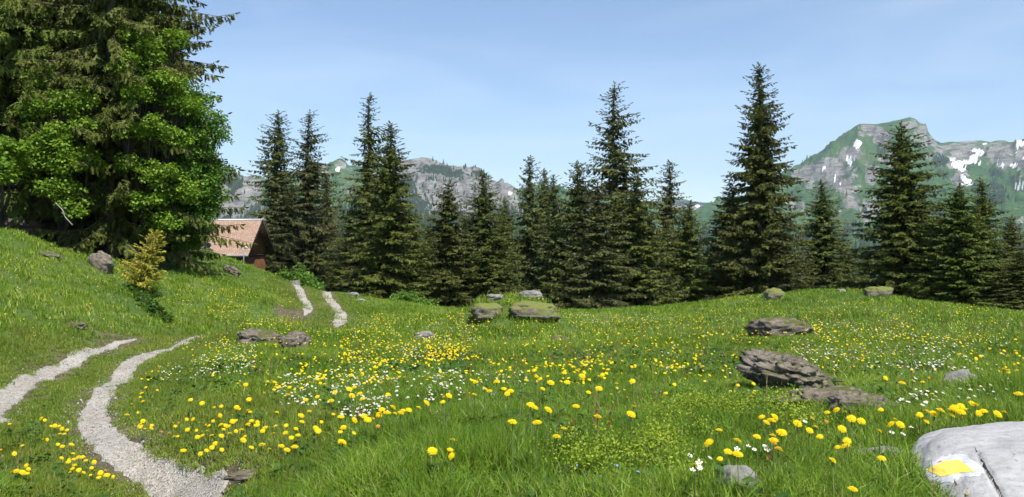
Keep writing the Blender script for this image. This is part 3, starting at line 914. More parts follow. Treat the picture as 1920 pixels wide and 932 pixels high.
rk('grey_rock', 'knobbly grey rock on top of the grassy mound at the meadow edge', 995, 565, (0.25, 0.17, 0.10), 19, ROCK_GREY, d=19.0, sink=0.2, strata=0.15, nstrata=4, rough=0.4)
rk('grey_rock', 'small pale rock on the left part of the grassy mound', 928, 568, (0.17, 0.12, 0.07), 20, ROCK_GREY, d=18.8, sink=0.2, strata=0.15, nstrata=3, rough=0.4)
rk('grey_rock', 'pale pointed stone among yellow flowers left of the mossy mound', 796, 636, (0.17, 0.1, 0.08), 21, ROCK_GREY, sink=0.2, rough=0.5)
rk('grey_rock', 'small pinkish stone in the meadow below the mossy mound', 1048, 640, (0.14, 0.12, 0.06), 22, ROCK_BROWN, sink=0.2, rough=0.4)
rk('grey_rock', 'pale tilted stone sticking out of grass at the right edge', 1800, 738, (0.12, 0.07, 0.085), 23, ROCK_GREY, sink=0.15, ry=-0.5, rough=0.35)
rk('grey_rock', 'half buried flat grey stone left of the painted boulder', 1650, 864, (0.115, 0.05, 0.032), 24, ROCK_GREY, sink=0.1, rough=0.3)
rk('grey_rock', 'rounded grey stone at the bottom edge of the picture', 1383, 930, (0.07, 0.06, 0.065), 25, ROCK_GREY, sink=0.15, rough=0.25)
rk('grey_rock', 'flat worn stone slab beside the track at the bottom', 478, 893, (0.17, 0.05, 0.028), 26, ROCK_BROWN, sink=0.25, rz=0.5, rough=0.3)
rk('mossy_boulder', 'weathered boulder on the crest of the meadow near the tall spruce', 1450, 560, (0.3, 0.25, 0.2), 27, ROCK_MOSS, sink=0.25, rough=0.35)
rk('mossy_boulder', 'rounded boulder with dry grass on the right meadow crest', 1645, 556, (0.35, 0.28, 0.17), 28, ROCK_MOSS, sink=0.2, rough=0.3)
rk('grey_rock', 'small white stone on the right meadow crest', 1578, 548, (0.12, 0.08, 0.05), 29, ROCK_GREY, sink=0.15, rough=0.3)
rk('grey_rock', 'light brown slanting rock on the bank under the trees', 190, 505, (0.32, 0.2, 0.26), 30, ROCK_BROWN, sink=0.2, ry=0.6, strata=0.15, nstrata=5, rough=0.25)
rk('layered_rock', 'flat pinkish rock in the grass at the top of the bank', 92, 480, (0.24, 0.2, 0.07), 31, ROCK_BROWN, sink=0.25, ry=0.3, rough=0.3)
rk('layered_rock', 'brown crumbling rock on the knoll below the hut', 436, 512, (0.30, 0.2, 0.12), 32, ROCK_BROWN, sink=0.2, ry=0.45, strata=0.3, nstrata=4, rough=0.4)
rk('grey_rock', 'pale stone right of the far track', 662, 557, (0.2, 0.14, 0.1), 33, ROCK_GREY, sink=0.15, rough=0.4)
rk('grey_rock', 'pale flat stone beyond the far track bend', 676, 566, (0.16, 0.1, 0.06), 34, ROCK_GREY, sink=0.15, rough=0.4)
for k, (px, py, s) in enumerate(((578, 545, 0.12), (590, 543, 0.1), (597, 546, 0.12))):
    rk('grey_rock', 'small white stone in the little row between the far ruts', px, py, (s, s * 0.8, s * 0.7), 35 + k, ROCK_GREY, d=34.5 + k * 0.1, sink=0.1, rough=0.35, group='white stones between the far ruts')
rk('grey_rock', 'dark mole grey stone in the bank grass above the left rut', 142, 615, (0.16, 0.12, 0.06), 39, ROCK_BROWN, sink=0.2, rough=0.4)

# cliff under the left trees
def cliff():
    base = np.array([(-420, 20.0), (-200, 22.5), (-40, 24.0), (70, 24.6), (105, 25.6), (180, 27.5), (260, 28.6), (330, 29.6), (384, 30.5), (387, 33.5)], float)
    P = np.stack([(base[:, 0] - CXP) / FPX * base[:, 1], base[:, 1]], -1)
    L = catmull(P, 0.07)
    s = np.linspace(0, 1, len(L))
    T = norm(np.gradient(L, axis=0)); N = np.stack([T[:, 1], -T[:, 0]], -1)
    nr = 90
    h = np.linspace(0, 1, nr)
    zb_ = ground(L[:, 0], L[:, 1]) - 0.4
    pxs = L[:, 0] / L[:, 1] * FPX + CXP
    zt_ = CAMZ + np.interp(pxs, [-400, 0, 90, 130, 250, 340, 384], [2.6, 1.95, 1.6, 1.9, 1.5, 0.9, 0.35]) + 0.25 * fbm(p3(s * 30, 0 * s), 4, 5)
    Z = zb_[:, None] + (zt_ - zb_)[:, None] * h[None]
    q = np.stack([np.broadcast_to(L[:, :1], Z.shape), np.broadcast_to(L[:, 1:], Z.shape), Z], -1).reshape(-1, 3)
    lay = Z.ravel() * 3.6 + 0.9 * fbm(q * 0.5, 3, 6) + 0.12 * q[:, 0]
    st = np.abs((lay % 1) - 0.5) * 2
    lo = hash3(np.floor(lay).astype(np.int64), np.floor(q[:, 0] * 1.1 + 0.7 * vnoise(q * 2, 3)).astype(np.int64), np.zeros(len(lay), np.int64), 5) - 0.5
    off = 0.35 * fbm(q * 0.7, 4, 8) + 0.10 * sstep(0.1, 0.5, st) + 0.22 * lo + 0.10 * fbm(q * 4, 4, 9) - 0.5 * sstep(0.35, 0.0, np.tile(h, len(L))) * 0.4
    lean = -0.35 * np.tile(h, len(L))
    NN = np.repeat(N, nr, 0)
    V = q.copy()
    V[:, :2] += NN * (off + lean)[:, None]
    # roll the top edge back into the hillside
    nb = 8
    top = V.reshape(len(L), nr, 3)[:, -1]
    back = []
    for k in range(1, nb + 1):
        b = top.copy(); b[:, :2] -= N * (0.45 * k); b[:, 2] += 0.10 * k * (1 - k / 14) + 0.15 * fbm(b * 0.9, 3, 3)
        back.append(b)
    V = np.concatenate([V.reshape(len(L), nr, 3), np.stack(back, 1)], 1)
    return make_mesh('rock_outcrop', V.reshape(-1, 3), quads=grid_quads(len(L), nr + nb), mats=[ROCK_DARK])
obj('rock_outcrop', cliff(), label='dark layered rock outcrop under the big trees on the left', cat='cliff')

# pale boulder with the painted trail mark
def painted_boulder():
    c = np.array([2.29, 3.44, CAMZ - 1.045])
    nu, nv = 260, 130
    u = np.linspace(0, 2 * np.pi, nu, endpoint=False); v = np.linspace(-np.pi / 2 * 0.998, np.pi / 2 * 0.998, nv)
    U, Vv = np.meshgrid(u, v)
    f = lambda a, p: np.sign(a) * np.abs(a) ** p
    D = np.stack([f(np.cos(Vv), 0.72) * f(np.cos(U), 0.8), f(np.cos(Vv), 0.72) * f(np.sin(U), 0.8), f(np.sin(Vv), 0.85)], -1).reshape(-1, 3)
    P = D * np.array([0.62, 0.70, 0.20])
    P = P * (1 + 0.10 * fbm(D * 1.5 + 4, 4, 50))[:, None]
    ca, sa = math.cos(-0.36), math.sin(-0.36)
    P = np.stack([P[:, 0] * ca - P[:, 1] * sa, P[:, 0] * sa + P[:, 1] * ca, P[:, 2]], -1)
    P[:, 2] += 0.07 * P[:, 1] + 0.012 * fbm(P * 6, 4, 51) + 0.003 * fbm(P * 30, 3, 52)
    P = P + c
    # the crack
    px = P[:, 0] / P[:, 1] * FPX + CXP; py = HOR - (P[:, 2] - CAMZ) / P[:, 1] * FPX
    cr = np.array([(1826, 834), (1836, 858), (1850, 880), (1862, 900), (1872, 918), (1884, 940)], float)
    dist = np.full(len(P), 1e9); tt = np.zeros(len(P))
    for k in range(len(cr) - 1):
        a, b = cr[k], cr[k + 1]
        ab = b - a
        t = np.clip(((px - a[0]) * ab[0] + (py - a[1]) * ab[1]) / (ab @ ab), 0, 1)
        d = np.hypot(px - a[0] - t * ab[0], py - a[1] - t * ab[1])
        m = d < dist
        dist[m] = d[m]; tt[m] = (k + t[m]) / (len(cr) - 1)
    wd = 1.0 + 3.6 * sstep(0.0, 0.4, tt)
    top = D[:, 2] > 0.25
    P[:, 2] -= np.where(top, 0.03 * (1 - sstep(0.3, 1.0, dist / wd)) * sstep(0.0, 0.15, tt), 0)
    return P, grid_quads(nv, nu, True)
BP, BQ = painted_boulder()
M = Mat('pale_limestone')
tc = M.pos()
n1, n2, n3 = M.noise(7, 7, vec=tc, rough=0.65), M.noise(45, 6, vec=tc, rough=0.7), M.noise(9, 6, vec=tc, stretch=(1, 3, 4))
c = M.ramp(M.mix(0.5, n1, n3), [(0.3, (0.22, 0.22, 0.225)), (0.5, (0.345, 0.345, 0.35)), (0.72, (0.46, 0.46, 0.465))])
c = M.mix(M.rng(n2, 0.56, 0.70, 0, 0.6), c, (0.15, 0.15, 0.145))
c = M.mix(M.rng(M.noise(16, 8, vec=tc, rough=0.75), 0.60, 0.70, 0, 0.6), c, (0.19, 0.175, 0.15))
c = M.mix(M.rng(M.noise(70, 3, vec=tc), 0.66, 0.72, 0, 0.7), c, (0.07, 0.07, 0.068))
M.color(c).bump(M.mix(0.5, n2, n1), 0.9, 0.015)
LIME = M.m
boulder = obj('painted_boulder', make_mesh('painted_boulder', BP, quads=BQ, mats=[LIME], smooth=True), label='pale grey cracked boulder with a painted yellow diamond at the right bottom', cat='boulder')
EXCL.append((2.27, 3.42, 0.55))
bvh = BVHTree.FromPolygons([tuple(p) for p in BP], [tuple(q) for q in BQ])
def paint_patch(name, poly, mat, lift, label, cell=2.0, ragged=1.5, seed=0):
    """a coat of paint lying on the boulder, outline given by its corners"""
    poly = np.array(poly, float)
    x0, y0 = poly.min(0) - 4; x1, y1 = poly.max(0) + 4
    xs, ys = np.arange(x0, x1, cell), np.arange(y0, y1, cell * 0.6)
    X, Y = np.meshgrid(xs, ys)
    X2 = X.ravel() + ragged * fbm(p3(X.ravel() * 0.15, Y.ravel() * 0.15), 3, seed)
    Y2 = Y.ravel() + ragged * fbm(p3(X.ravel() * 0.15, Y.ravel() * 0.15, 5), 3, seed + 1)
    ins = np.zeros(len(X2), bool)
    j = len(poly) - 1
    for i in range(len(poly)):
        xi, yi = poly[i]; xj, yj = poly[j]
        ins ^= ((yi > Y2) != (yj > Y2)) & (X2 < (xj - xi) * (Y2 - yi) / (yj - yi + 1e-9) + xi)
        j = i
    V, ok = [], []
    for a, b in zip(X.ravel(), Y.ravel()):
        d = Vector(((a - CXP) / FPX, 1, -(b - HOR) / FPX)).normalized()
        loc, nrm, idx, dd = bvh.ray_cast(Vector((0, 0, CAMZ)), d)
        if loc is None:
            V.append((0, 0, 0)); ok.append(False)
        else:
            if nrm.dot(d) > 0: nrm = -nrm
            V.append(tuple(loc + nrm * lift)); ok.append(True)
    ok = np.array(ok) & ins
    q = grid_quads(len(ys), len(xs))
    q = q[ok[q].all(1)]
    used = np.unique(q); rem = np.zeros(len(V), int); rem[used] = np.arange(len(used))
    obj(name, make_mesh(name, np.array(V)[used], quads=rem[q], mats=[mat], smooth=True), boulder, label=label)
def paint_mat(name, a, b, worn):
    M = Mat(name)
    c = M.mix(M.rng(M.noise(28, 6, rough=0.7), worn, worn + 0.12, 0, 0.7), M.ramp(M.noise(20, 4), [(0.3, a), (0.7, b)]), (0.40, 0.40, 0.40))
    M.color(c).bump(M.noise(45, 5), 0.25, 0.006); M.bsdf.inputs['Roughness'].default_value = 0.6
    return M.m
paint_patch('white_paint', [(1733,886),(1745,868),(1770,857),(1792,850),(1812,856),(1834,868),(1850,884),(1836,894),(1808,894),(1790,905),(1762,908),(1742,902)], paint_mat('white_paint', (0.45,0.47,0.50), (0.53,0.55,0.58), 0.53), 0.0012, 'faded white painted ground of the trail mark', cell=0.8, ragged=5, seed=3)
paint_patch('yellow_diamond', [(1736,882),(1750,874),(1772,865),(1797,862),(1812,872),(1828,886),(1805,887),(1784,891),(1766,896),(1752,889)], paint_mat('yellow_paint', (0.80,0.56,0.09), (0.84,0.62,0.12), 0.68), 0.0026, 'yellow painted diamond trail mark', cell=0.8, ragged=1.2, seed=5)
paint_patch('red_paint', [(1757,868),(1762,864.5),(1768,864.5),(1766,866.5),(1760,869)], paint_mat('red_paint', (0.6,0.08,0.12), (0.7,0.12,0.16), 0.7), 0.0026, 'small smear of red paint', cell=0.8, ragged=0.8, seed=7)

M = Mat('crevice_shade_mat'); M.color(M.ramp(M.noise(60, 4), [(0.3, (0.03, 0.026, 0.022)), (0.7, (0.10, 0.09, 0.075))]));  # dark strip laid along the crack, its shade put into the colour
paint_patch('crevice_shade', [(1825,833),(1828,838),(1839,857),(1851,876),(1864,896),(1874,915),(1886,940),(1880,940),(1870,918),(1858,899),(1846,880),(1836,861),(1828,844)], M.m, 0.001, 'painted dark shade of the crack across the boulder', cell=1.0, ragged=1.6, seed=9)
# stump by the far track
sx = at(552, 535, 36.5); sx[2] = ground(sx[0], sx[1])[0]
st = obj('tree_stump', None, loc=sx, label='weathered grey tree stump at the head of the far track', cat='stump')
mb = MB()
ang = np.arange(0, 18) / 18 * 2 * np.pi
P = []
for z, r in ((-0.15, 0.30), (0.05, 0.25), (0.25, 0.22), (0.48, 0.215)):
    rr = r * (1 + 0.12 * np.sin(ang * 5 + z) + 0.06 * np.sin(ang * 9))
    P.append(np.stack([rr * np.cos(ang), rr * np.sin(ang), z + 0 * ang + (0.03 * np.cos(ang) if z > 0.4 else 0)], -1))
mb.add(np.vstack(P), q=grid_quads(4, 18, True))
obj('trunk', mb.mesh('trunk', [STUMPTOP], smooth=True), st)
mb = MB()
V = np.vstack([P[-1] * np.array([0.97, 0.97, 1]) + (0, 0, 0.004), [[0, 0, 0.47]]])
mb.add(V, t=[(k, (k + 1) % 18, 18) for k in range(18)])
obj('cut_top', mb.mesh('cut_top', [STUMPTOP]), st)

# ------------------------------------------------------------------ trees
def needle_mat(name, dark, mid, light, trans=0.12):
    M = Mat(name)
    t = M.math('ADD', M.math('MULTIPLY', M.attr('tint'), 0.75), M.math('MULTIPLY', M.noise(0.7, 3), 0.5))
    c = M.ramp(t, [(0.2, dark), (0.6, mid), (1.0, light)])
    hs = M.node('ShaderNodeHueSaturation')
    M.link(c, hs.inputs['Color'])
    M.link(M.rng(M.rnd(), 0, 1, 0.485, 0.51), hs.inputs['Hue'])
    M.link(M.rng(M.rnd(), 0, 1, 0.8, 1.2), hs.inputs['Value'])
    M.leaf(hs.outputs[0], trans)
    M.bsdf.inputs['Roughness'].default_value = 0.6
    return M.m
NEEDLE = needle_mat('spruce_needles', (0.038, 0.055, 0.012), (0.086, 0.113, 0.022), (0.150, 0.172, 0.036))
NEEDLE_LUSH = needle_mat('lush_spruce_needles', (0.040, 0.063, 0.010), (0.090, 0.128, 0.019), (0.155, 0.188, 0.032))
NEEDLE_GREY = needle_mat('greyish_spruce_needles', (0.043, 0.056, 0.017), (0.092, 0.112, 0.032), (0.155, 0.172, 0.052))
NEEDLE_GOLD = needle_mat('yellowish_spruce_needles', (0.17, 0.16, 0.02), (0.34, 0.31, 0.04), (0.48, 0.42, 0.07), 0.25)

_tw = [((0,0,0),(.45,-.13,-.02),(1,0,-.03),(.5,.13,-.02)), ((0,0,.02),(.45,.0,-.22),(.95,0,-.06),(.5,0,.06))]
TWV = [p for q in _tw for p in q]
TWQ = [(0,1,2,3),(4,5,6,7)]
TWT = []
for x0, sg in ((.10,1),(.20,-1),(.36,1),(.46,-1),(.62,1),(.70,-1)):
    b = len(TWV)
    L_ = .46 * (1 - x0 * 0.7)
    TWV += [(x0 - .06, 0, 0), (x0 + .12, 0, -.015), (x0 + L_ * 0.75, sg * L_ * .85, -.10 * L_ * 2)]
    TWT.append((b, b + 1, b + 2))
TWV, TWQ, TWT = np.array(TWV, float), np.array(TWQ), np.array(TWT)

def sprays(O, X, L, W, tint, rg):
    """many needle twigs at origins O along unit vectors X, lengths L"""
    n = len(O)
    up = np.tile([0, 0, 1.0], (n, 1)) + rg.normal(0, 0.35, (n, 3))
    Y = norm(np.cross(up, X)); Z = np.cross(X, Y)
    jit = rg.normal(0, 0.035, (n, len(TWV), 3))
    T = TWV[None] + jit
    V = O[:, None] + L[:, None, None] * (T[..., 0:1] * X[:, None] + W[:, None, None] * T[..., 1:2] * Y[:, None] + T[..., 2:3] * Z[:, None])
    off = (np.arange(n) * len(TWV))[:, None, None]
    return V.reshape(-1, 3), (TWT[None] + off).reshape(-1, 3), (TWQ[None] + off).reshape(-1, 4), np.repeat(tint, len(TWV))

def spruce_parts(seed, H=16.0, R=2.9, base=0.04, whorl=0.40, per=6, step=0.15, twig=0.42, droop=0.28, sparse=0.0, shape=0.8, bend=0.0, irregular=0.15, thick=0.011, minbr=0.0):
    rg = np.random.default_rng(seed)
    hs = np.arange(H * base, H * 0.985, whorl)
    curve = lambda z: np.stack([bend * np.sin(z / H * 2.2) * H * 0.1 + 0.05 * np.sin(z * 0.9 + seed), 0.04 * np.cos(z * 1.1 + seed), z], -1)
    wood = MB()
    zs = np.linspace(-0.6, H, 26)
    wood.tube(curve(zs), np.maximum(thick * H * (1 - np.clip(zs, 0, H) / H) ** 0.85 + 0.012, 0.008), 10)
    O, X, L, tn = [], [], [], []
    az = rg.uniform(0, 6.28)
    sect = rg.uniform(0.75, 1.2, 7)
    for h in hs:
        f = h / H
        k = per + rg.integers(-1, 2)
        for b in range(k):
            az += 2.399963 + rg.normal(0, 0.25)
            hh = h + rg.uniform(-0.9, 0.9) * whorl
            prof = (1 - f) ** shape * min(1.0, 0.72 + f * 2.2)
            Lb = R * prof * rg.uniform(1 - irregular * 2, 1 + irregular) * sect[int((az % 6.2832) / 6.2832 * 7) % 7] + 0.10 * R / 2.9 + minbr
            if rg.uniform() < sparse * (0.4 + f):
                Lb *= rg.uniform(0.25, 0.6)
            od = np.array([math.cos(az), math.sin(az), 0.0])
            a = 0.75 * max(0, f - 0.55) / 0.45 - droop * (1 - f) * 1.6 + rg.normal(0, 0.20)
            c2 = 0.30 * (1 - f) - 0.15 * f + rg.normal(0, 0.05)
            n = max(4, int(Lb / 0.25))
            t = np.linspace(0, 1, n + 1)
            root = curve(np.array([hh]))[0]
            side_curve = rg.normal(0, 0.10)
            sd = np.array([-od[1], od[0], 0])
            P = root + Lb * (t[:, None] * od + (a * t + c2 * t ** 2)[:, None] * np.array([0, 0, 1]) + (side_curve * t ** 2)[:, None] * sd)
            Pw = P[np.linspace(0, n, 4).astype(int)]
            wood.tube(Pw, np.linspace(0.010 + 0.006 * Lb, 0.004, 4), 3, cap=False)
            m = max(3, int(Lb / step))
            tt = np.linspace(0.08 if Lb > 0.8 else 0.02, 0.98, m) + rg.uniform(-0.4, 0.4, m) / m
            tt = np.clip(tt, 0.02, 1)
            Pp = np.stack([np.interp(tt, t, P[:, j]) for j in range(3)], -1)
            ax = norm(np.stack([np.interp(tt, t, np.gradient(P[:, j])) for j in range(3)], -1))
            sdv = norm(np.cross(ax, [0, 0, 1.0]))
            ll = twig * (0.55 + 0.75 * (1 - tt)) * min(1.0, 0.35 + Lb / 1.8)
            br_t = rg.uniform(0, 0.35)
            for s_ in (-1, 1):
                d = norm(ax * rg.uniform(0.5, 1.0, (m, 1)) + s_ * sdv * rg.uniform(0.6, 1.1, (m, 1)) + np.array([0, 0, -1.0]) * rg.uniform(0.15, 1.0, (m, 1)))
                ks = rg.uniform(size=m) < 0.78
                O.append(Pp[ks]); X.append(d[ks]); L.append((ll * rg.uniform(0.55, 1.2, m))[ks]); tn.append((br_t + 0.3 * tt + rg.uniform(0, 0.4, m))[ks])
            for rep in range(2):                          # twigs hanging from the bough and its side shoots
                hk = rg.uniform(size=m) < (0.72 if f < 0.85 else 0.35)
                d = norm(ax * 0.3 + np.array([0, 0, -1.0]) * rg.uniform(0.5, 1.2, (m, 1)) + rg.normal(0, 0.28, (m, 3)))
                sh = sdv * (ll * rg.uniform(-0.75, 0.75, m))[:, None] + np.array([0, 0, -0.12]) * ll[:, None]
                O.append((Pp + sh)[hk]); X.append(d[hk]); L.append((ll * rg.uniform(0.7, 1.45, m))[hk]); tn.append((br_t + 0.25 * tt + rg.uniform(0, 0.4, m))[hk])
            O.append(P[-1:]); X.append(norm(P[-1:] - P[-2:-1])); L.append(np.array([twig * 0.7])); tn.append(np.array([0.8]))
    # leader
    top = curve(np.array([H]))[0]
    for k in range(8):
        O.append((top - np.array([0, 0, 0.07 * k * H / 16]))[None]); X.append(norm(np.array([[rg.normal(0, 0.4), rg.normal(0, 0.4), 1.0 - 0.12 * k]]))); L.append(np.array([0.30 * twig / 0.42])); tn.append(np.array([0.6]))
    O, X, L, tn = np.vstack(O), np.vstack(X), np.concatenate(L), np.concatenate(tn)
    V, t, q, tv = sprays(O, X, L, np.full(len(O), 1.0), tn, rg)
    return wood, V, t, q, tv

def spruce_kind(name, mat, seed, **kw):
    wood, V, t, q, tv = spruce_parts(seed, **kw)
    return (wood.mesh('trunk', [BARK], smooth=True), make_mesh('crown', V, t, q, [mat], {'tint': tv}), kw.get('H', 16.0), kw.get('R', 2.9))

KIND = {
 'dense': spruce_kind('dense', NEEDLE, 101, R=2.7, whorl=0.20, per=6, step=0.115, twig=0.31, sparse=0.08, shape=0.78, droop=0.22, irregular=0.16),
 'dense2': spruce_kind('dense2', NEEDLE_LUSH, 102, R=2.9, whorl=0.205, per=6, step=0.115, twig=0.31, shape=0.70, sparse=0.08, droop=0.18, irregular=0.16),
 'open': spruce_kind('open', NEEDLE_GREY, 103, R=2.9, whorl=0.25, per=6, step=0.125, twig=0.28, sparse=0.3, droop=0.10, irregular=0.22, shape=0.74),
 'open2': spruce_kind('open2', NEEDLE, 104, R=2.9, whorl=0.25, per=6, step=0.125, twig=0.30, sparse=0.4, droop=0.24, irregular=0.28),
 'slim': spruce_kind('slim', NEEDLE_GREY, 105, R=2.3, whorl=0.22, per=6, step=0.12, twig=0.30, sparse=0.2, shape=0.58, droop=0.2),
 'lush': spruce_kind('lush', NEEDLE_LUSH, 106, R=3.2, whorl=0.23, per=6, step=0.125, twig=0.35, sparse=0.12, shape=0.92, droop=0.28, irregular=0.25),
 'mid': spruce_kind('mid', NEEDLE, 107, H=12.0, R=2.3, whorl=0.20, per=6, step=0.115, twig=0.31, sparse=0.15, shape=0.66, droop=0.24, irregular=0.2),
 'mid2': spruce_kind('mid2', NEEDLE_GREY, 108, H=12.0, R=2.2, whorl=0.20, per=6, step=0.115, twig=0.30, sparse=0.35, shape=0.72, irregular=0.32, droop=0.16),
}
SPR = [  # column and row of the tip, metres ahead, half width in m, kind, label
 (519,208,70,2.6,'slim','slim tall spruce next to the hut, left of a pair with bare upper twigs'),
 (573,207,68,3.3,'open','tall spruce right of the hut gable, right one of the close pair'),
 (546,345,71,2.4,'mid2','shorter spruce filling the gap between the tall pair beside the hut'),
 (610,330,72,2.3,'mid2','shadowy spruce just right of the tall pair beside the hut'),
 (688,176,60,3.3,'open2','tall loose spruce, highest of the trees above the far track'),
 (727,229,55,3.5,'lush','broad lush spruce with thin spire, in front of the tall loose one'),
 (765,385,56,2.3,'mid','low leafy spruce leaning out right of the broad lush one'),
 (655,395,64,2.3,'mid2','half hidden spruce left of the tall loose one above the track'),
 (800,425,62,2.2,'mid','short dark spruce left of the pointed one below the twin summits'),
 (841,340,57,2.6,'mid','pointed dark spruce below the right one of the twin summits'),
 (872,405,62,2.2,'mid2','low spruce between two pointed spruces below the rocky ridge'),
 (908,320,58,2.6,'dense','brownish narrow spruce behind the mossy mound'),
 (941,371,60,2.0,'mid','thin small spruce right of the brownish narrow one'),
 (991,293,61,2.3,'mid2','gnarled spruce with forked ragged top behind the mossy mound'),
 (1017,318,63,2.0,'mid','narrow spruce right behind the gnarled one'),
 (1042,330,58,2.2,'mid2','narrow spruce second to the right of the gnarled one'),
 (1085,303,57,2.5,'mid','bushy topped spruce left of the big open spruce'),
 (1153,157,55,3.7,'open','big open spruce with see-through top in the centre right'),
 (1120,345,50,2.6,'mid2','low broad spruce at the left foot of the big open spruce'),
 (1198,335,52,2.9,'mid','broad spruce at the right foot of the big open spruce'),
 (1253,302,60,2.5,'mid2','small ragged spruce with thin spire right of the big open spruce'),
 (1292,378,55,2.4,'mid','dark spruce below the thin spire, facing the distant snowy ridge'),
 (1335,455,58,2.0,'mid2','low spruce in the gap under the distant snowy ridge'),
 (1365,345,56,2.6,'dense2','green spruce close on the left of the tallest spruce'),
 (1426,120,53,3.3,'dense','tallest spruce of the row, dense and pointed, right of centre'),
 (1470,420,52,2.0,'mid2','half hidden spruce at the right foot of the tallest one'),
 (1541,338,58,2.5,'dense','compact dark spruce standing before the green mountain flank'),
 (1580,445,60,2.2,'mid2','low greyish spruce right of the compact dark one'),
 (1622,470,64,1.8,'mid','small pointed spruce in the gap left of the broad green one'),
 (1685,232,48,3.1,'dense2','broad green spruce with slender tip below the rocky summit'),
 (1728,345,53,2.6,'mid2','dull spruce behind the right shoulder of the broad green one'),
 (1803,345,45,2.7,'dense2','light green spruce, left one of the twin trees at the right'),
 (1840,335,46,2.5,'lush','light green spruce, right one of the twin trees at the right'),
 (1770,455,50,2.0,'mid','short spruce between the broad green one and the twin trees'),
 (1895,405,60,2.2,'mid','dark small spruce near the right edge behind the twin trees'),
 (1917,470,43,1.9,'dense','bushy spruce cut by the right edge of the picture'),
]
rg = np.random.default_rng(99)
for px, py, d, R, kd, lab in SPR:
    tr, cr, H0, R0 = KIND[kd]
    P = at(px, py, d)
    gz0 = float(ground(P[0], P[1])[0])
    H = P[2] - gz0
    t = obj('spruce_tree', None, loc=(P[0], P[1], gz0), rot=(rg.normal(0, 0.012), rg.normal(0, 0.012), rg.uniform(0, 6.28)), label=lab, cat='spruce', group='spruces beyond the meadow')
    s = R * 1.2 / R0
    for nm, me_ in (('trunk', tr), ('crown', cr)):
        o = obj(nm, me_, t)
        o.scale = (s, s, H / H0)

# the dark group above the left bank
BIGK = [spruce_kind('big', NEEDLE, 201, H=17.0, R=3.3, base=0.08, whorl=0.28, per=6, step=0.112, twig=0.31, sparse=0.1, shape=0.5, droop=0.26, irregular=0.2),
        spruce_kind('big2', NEEDLE_LUSH, 202, H=17.0, R=3.3, base=0.08, whorl=0.28, per=6, step=0.112, twig=0.31, sparse=0.1, shape=0.5, droop=0.30, irregular=0.2)]
for px, d, H, R, k, rz, lab in ((-150, 25.5, 19, 4.0, 1, 0.4, 'big spruce mostly beyond the left edge above the rock outcrop'),
                            (20, 25.2, 20, 3.9, 1, 2.0, 'big dark spruce rooted on the outcrop, left of the dark group'),
                            (130, 27.6, 22, 4.0, 0, 3.5, 'big dark spruce in the middle of the group above the bank'),
                            (205, 25.0, 18, 3.1, 1, 0.9, 'olive green spruce in front of the dark group, nearest the bank edge'),
                            (272, 27.2, 19, 2.95, 0, 5.6, 'big spruce whose branches reach out over the sky, right of the dark group'),
                            (322, 31.0, 8.0, 1.5, 0, 1.1, 'lower brownish spruce between the dark group and the hut')):
    tr, cr, H0, R0 = BIGK[k]
    x = (px - CXP) / FPX * d
    gz0 = float(ground(x, d)[0])
    t = obj('spruce_tree', None, loc=(x, d, gz0 - 0.1), rot=(0, 0, rz), label=lab, cat='spruce', group='tall spruces over the left bank')
    for nm, me_ in (('trunk', tr), ('crown', cr)):
        o = obj(nm, me_, t)
        o.scale = (R / R0, R / R0, H / H0)

# small leaning yellowish spruce on the bank
wood, V, tq, q, tv = spruce_parts(301, H=1.6, R=0.60, base=0.22, whorl=0.07, per=6, step=0.04, twig=0.17, droop=0.05, sparse=0.1, shape=0.55, bend=0.0, thick=0.022)
b0 = hit(262, 552)[0]
sm = obj('young_spruce', None, loc=(b0[0], b0[1], b0[2] - 0.05), rot=(0.05, math.radians(13), 0.7), label='small yellow-green young spruce leaning on the bank below the dark trees', cat='spruce')
obj('trunk', wood.mesh('trunk', [BARK], smooth=True), sm)
obj('crown', make_mesh('crown', V, tq, q, [NEEDLE_GOLD], {'tint': tv}), sm)

# broadleaf trees
def leaf_mat(name, dark, mid, light, trans=0.38):
    M = Mat(name)
    c = M.ramp(M.math('ADD', M.math('MULTIPLY', M.attr('tint'), 0.8), M.math('MULTIPLY', M.noise(0.9, 2), 0.35)), [(0.15, dark), (0.55, mid), (1.0, light)])
    M.leaf(c, trans, M.mix(0.5, c, (0.16, 0.24, 0.02)))
    M.bsdf.inputs['Roughness'].default_value = 0.5
    return M.m
LEAF = leaf_mat('maple_leaf', (0.065, 0.130, 0.012), (0.155, 0.275, 0.022), (0.26, 0.38, 0.04))
LEAF2 = leaf_mat('rowan_leaf', (0.050, 0.115, 0.014), (0.105, 0.225, 0.026), (0.17, 0.30, 0.045))
LFV = np.array([(0,0,0),(.45,-.42,.02),(1,0,-.12),(.45,.42,.02),(.45,0,.08)], float)
LFT = np.array([(0,1,4),(1,2,4),(2,3,4),(3,0,4)])

def leaves(O, X, L, tint, rg, flat=0.5):
    n = len(O)
    up = np.tile([0, 0, 1.0], (n, 1)) + rg.normal(0, flat, (n, 3))
    Y = norm(np.cross(up, X)); Z = np.cross(X, Y)
    V = O[:, None] + L[:, None, None] * (LFV[None, :, 0:1] * X[:, None] + LFV[None, :, 1:2] * Y[:, None] + LFV[None, :, 2:3] * Z[:, None])
    off = (np.arange(n) * len(LFV))[:, None, None]
    return V.reshape(-1, 3), (LFT[None] + off).reshape(-1, 3), np.repeat(tint, len(LFV))

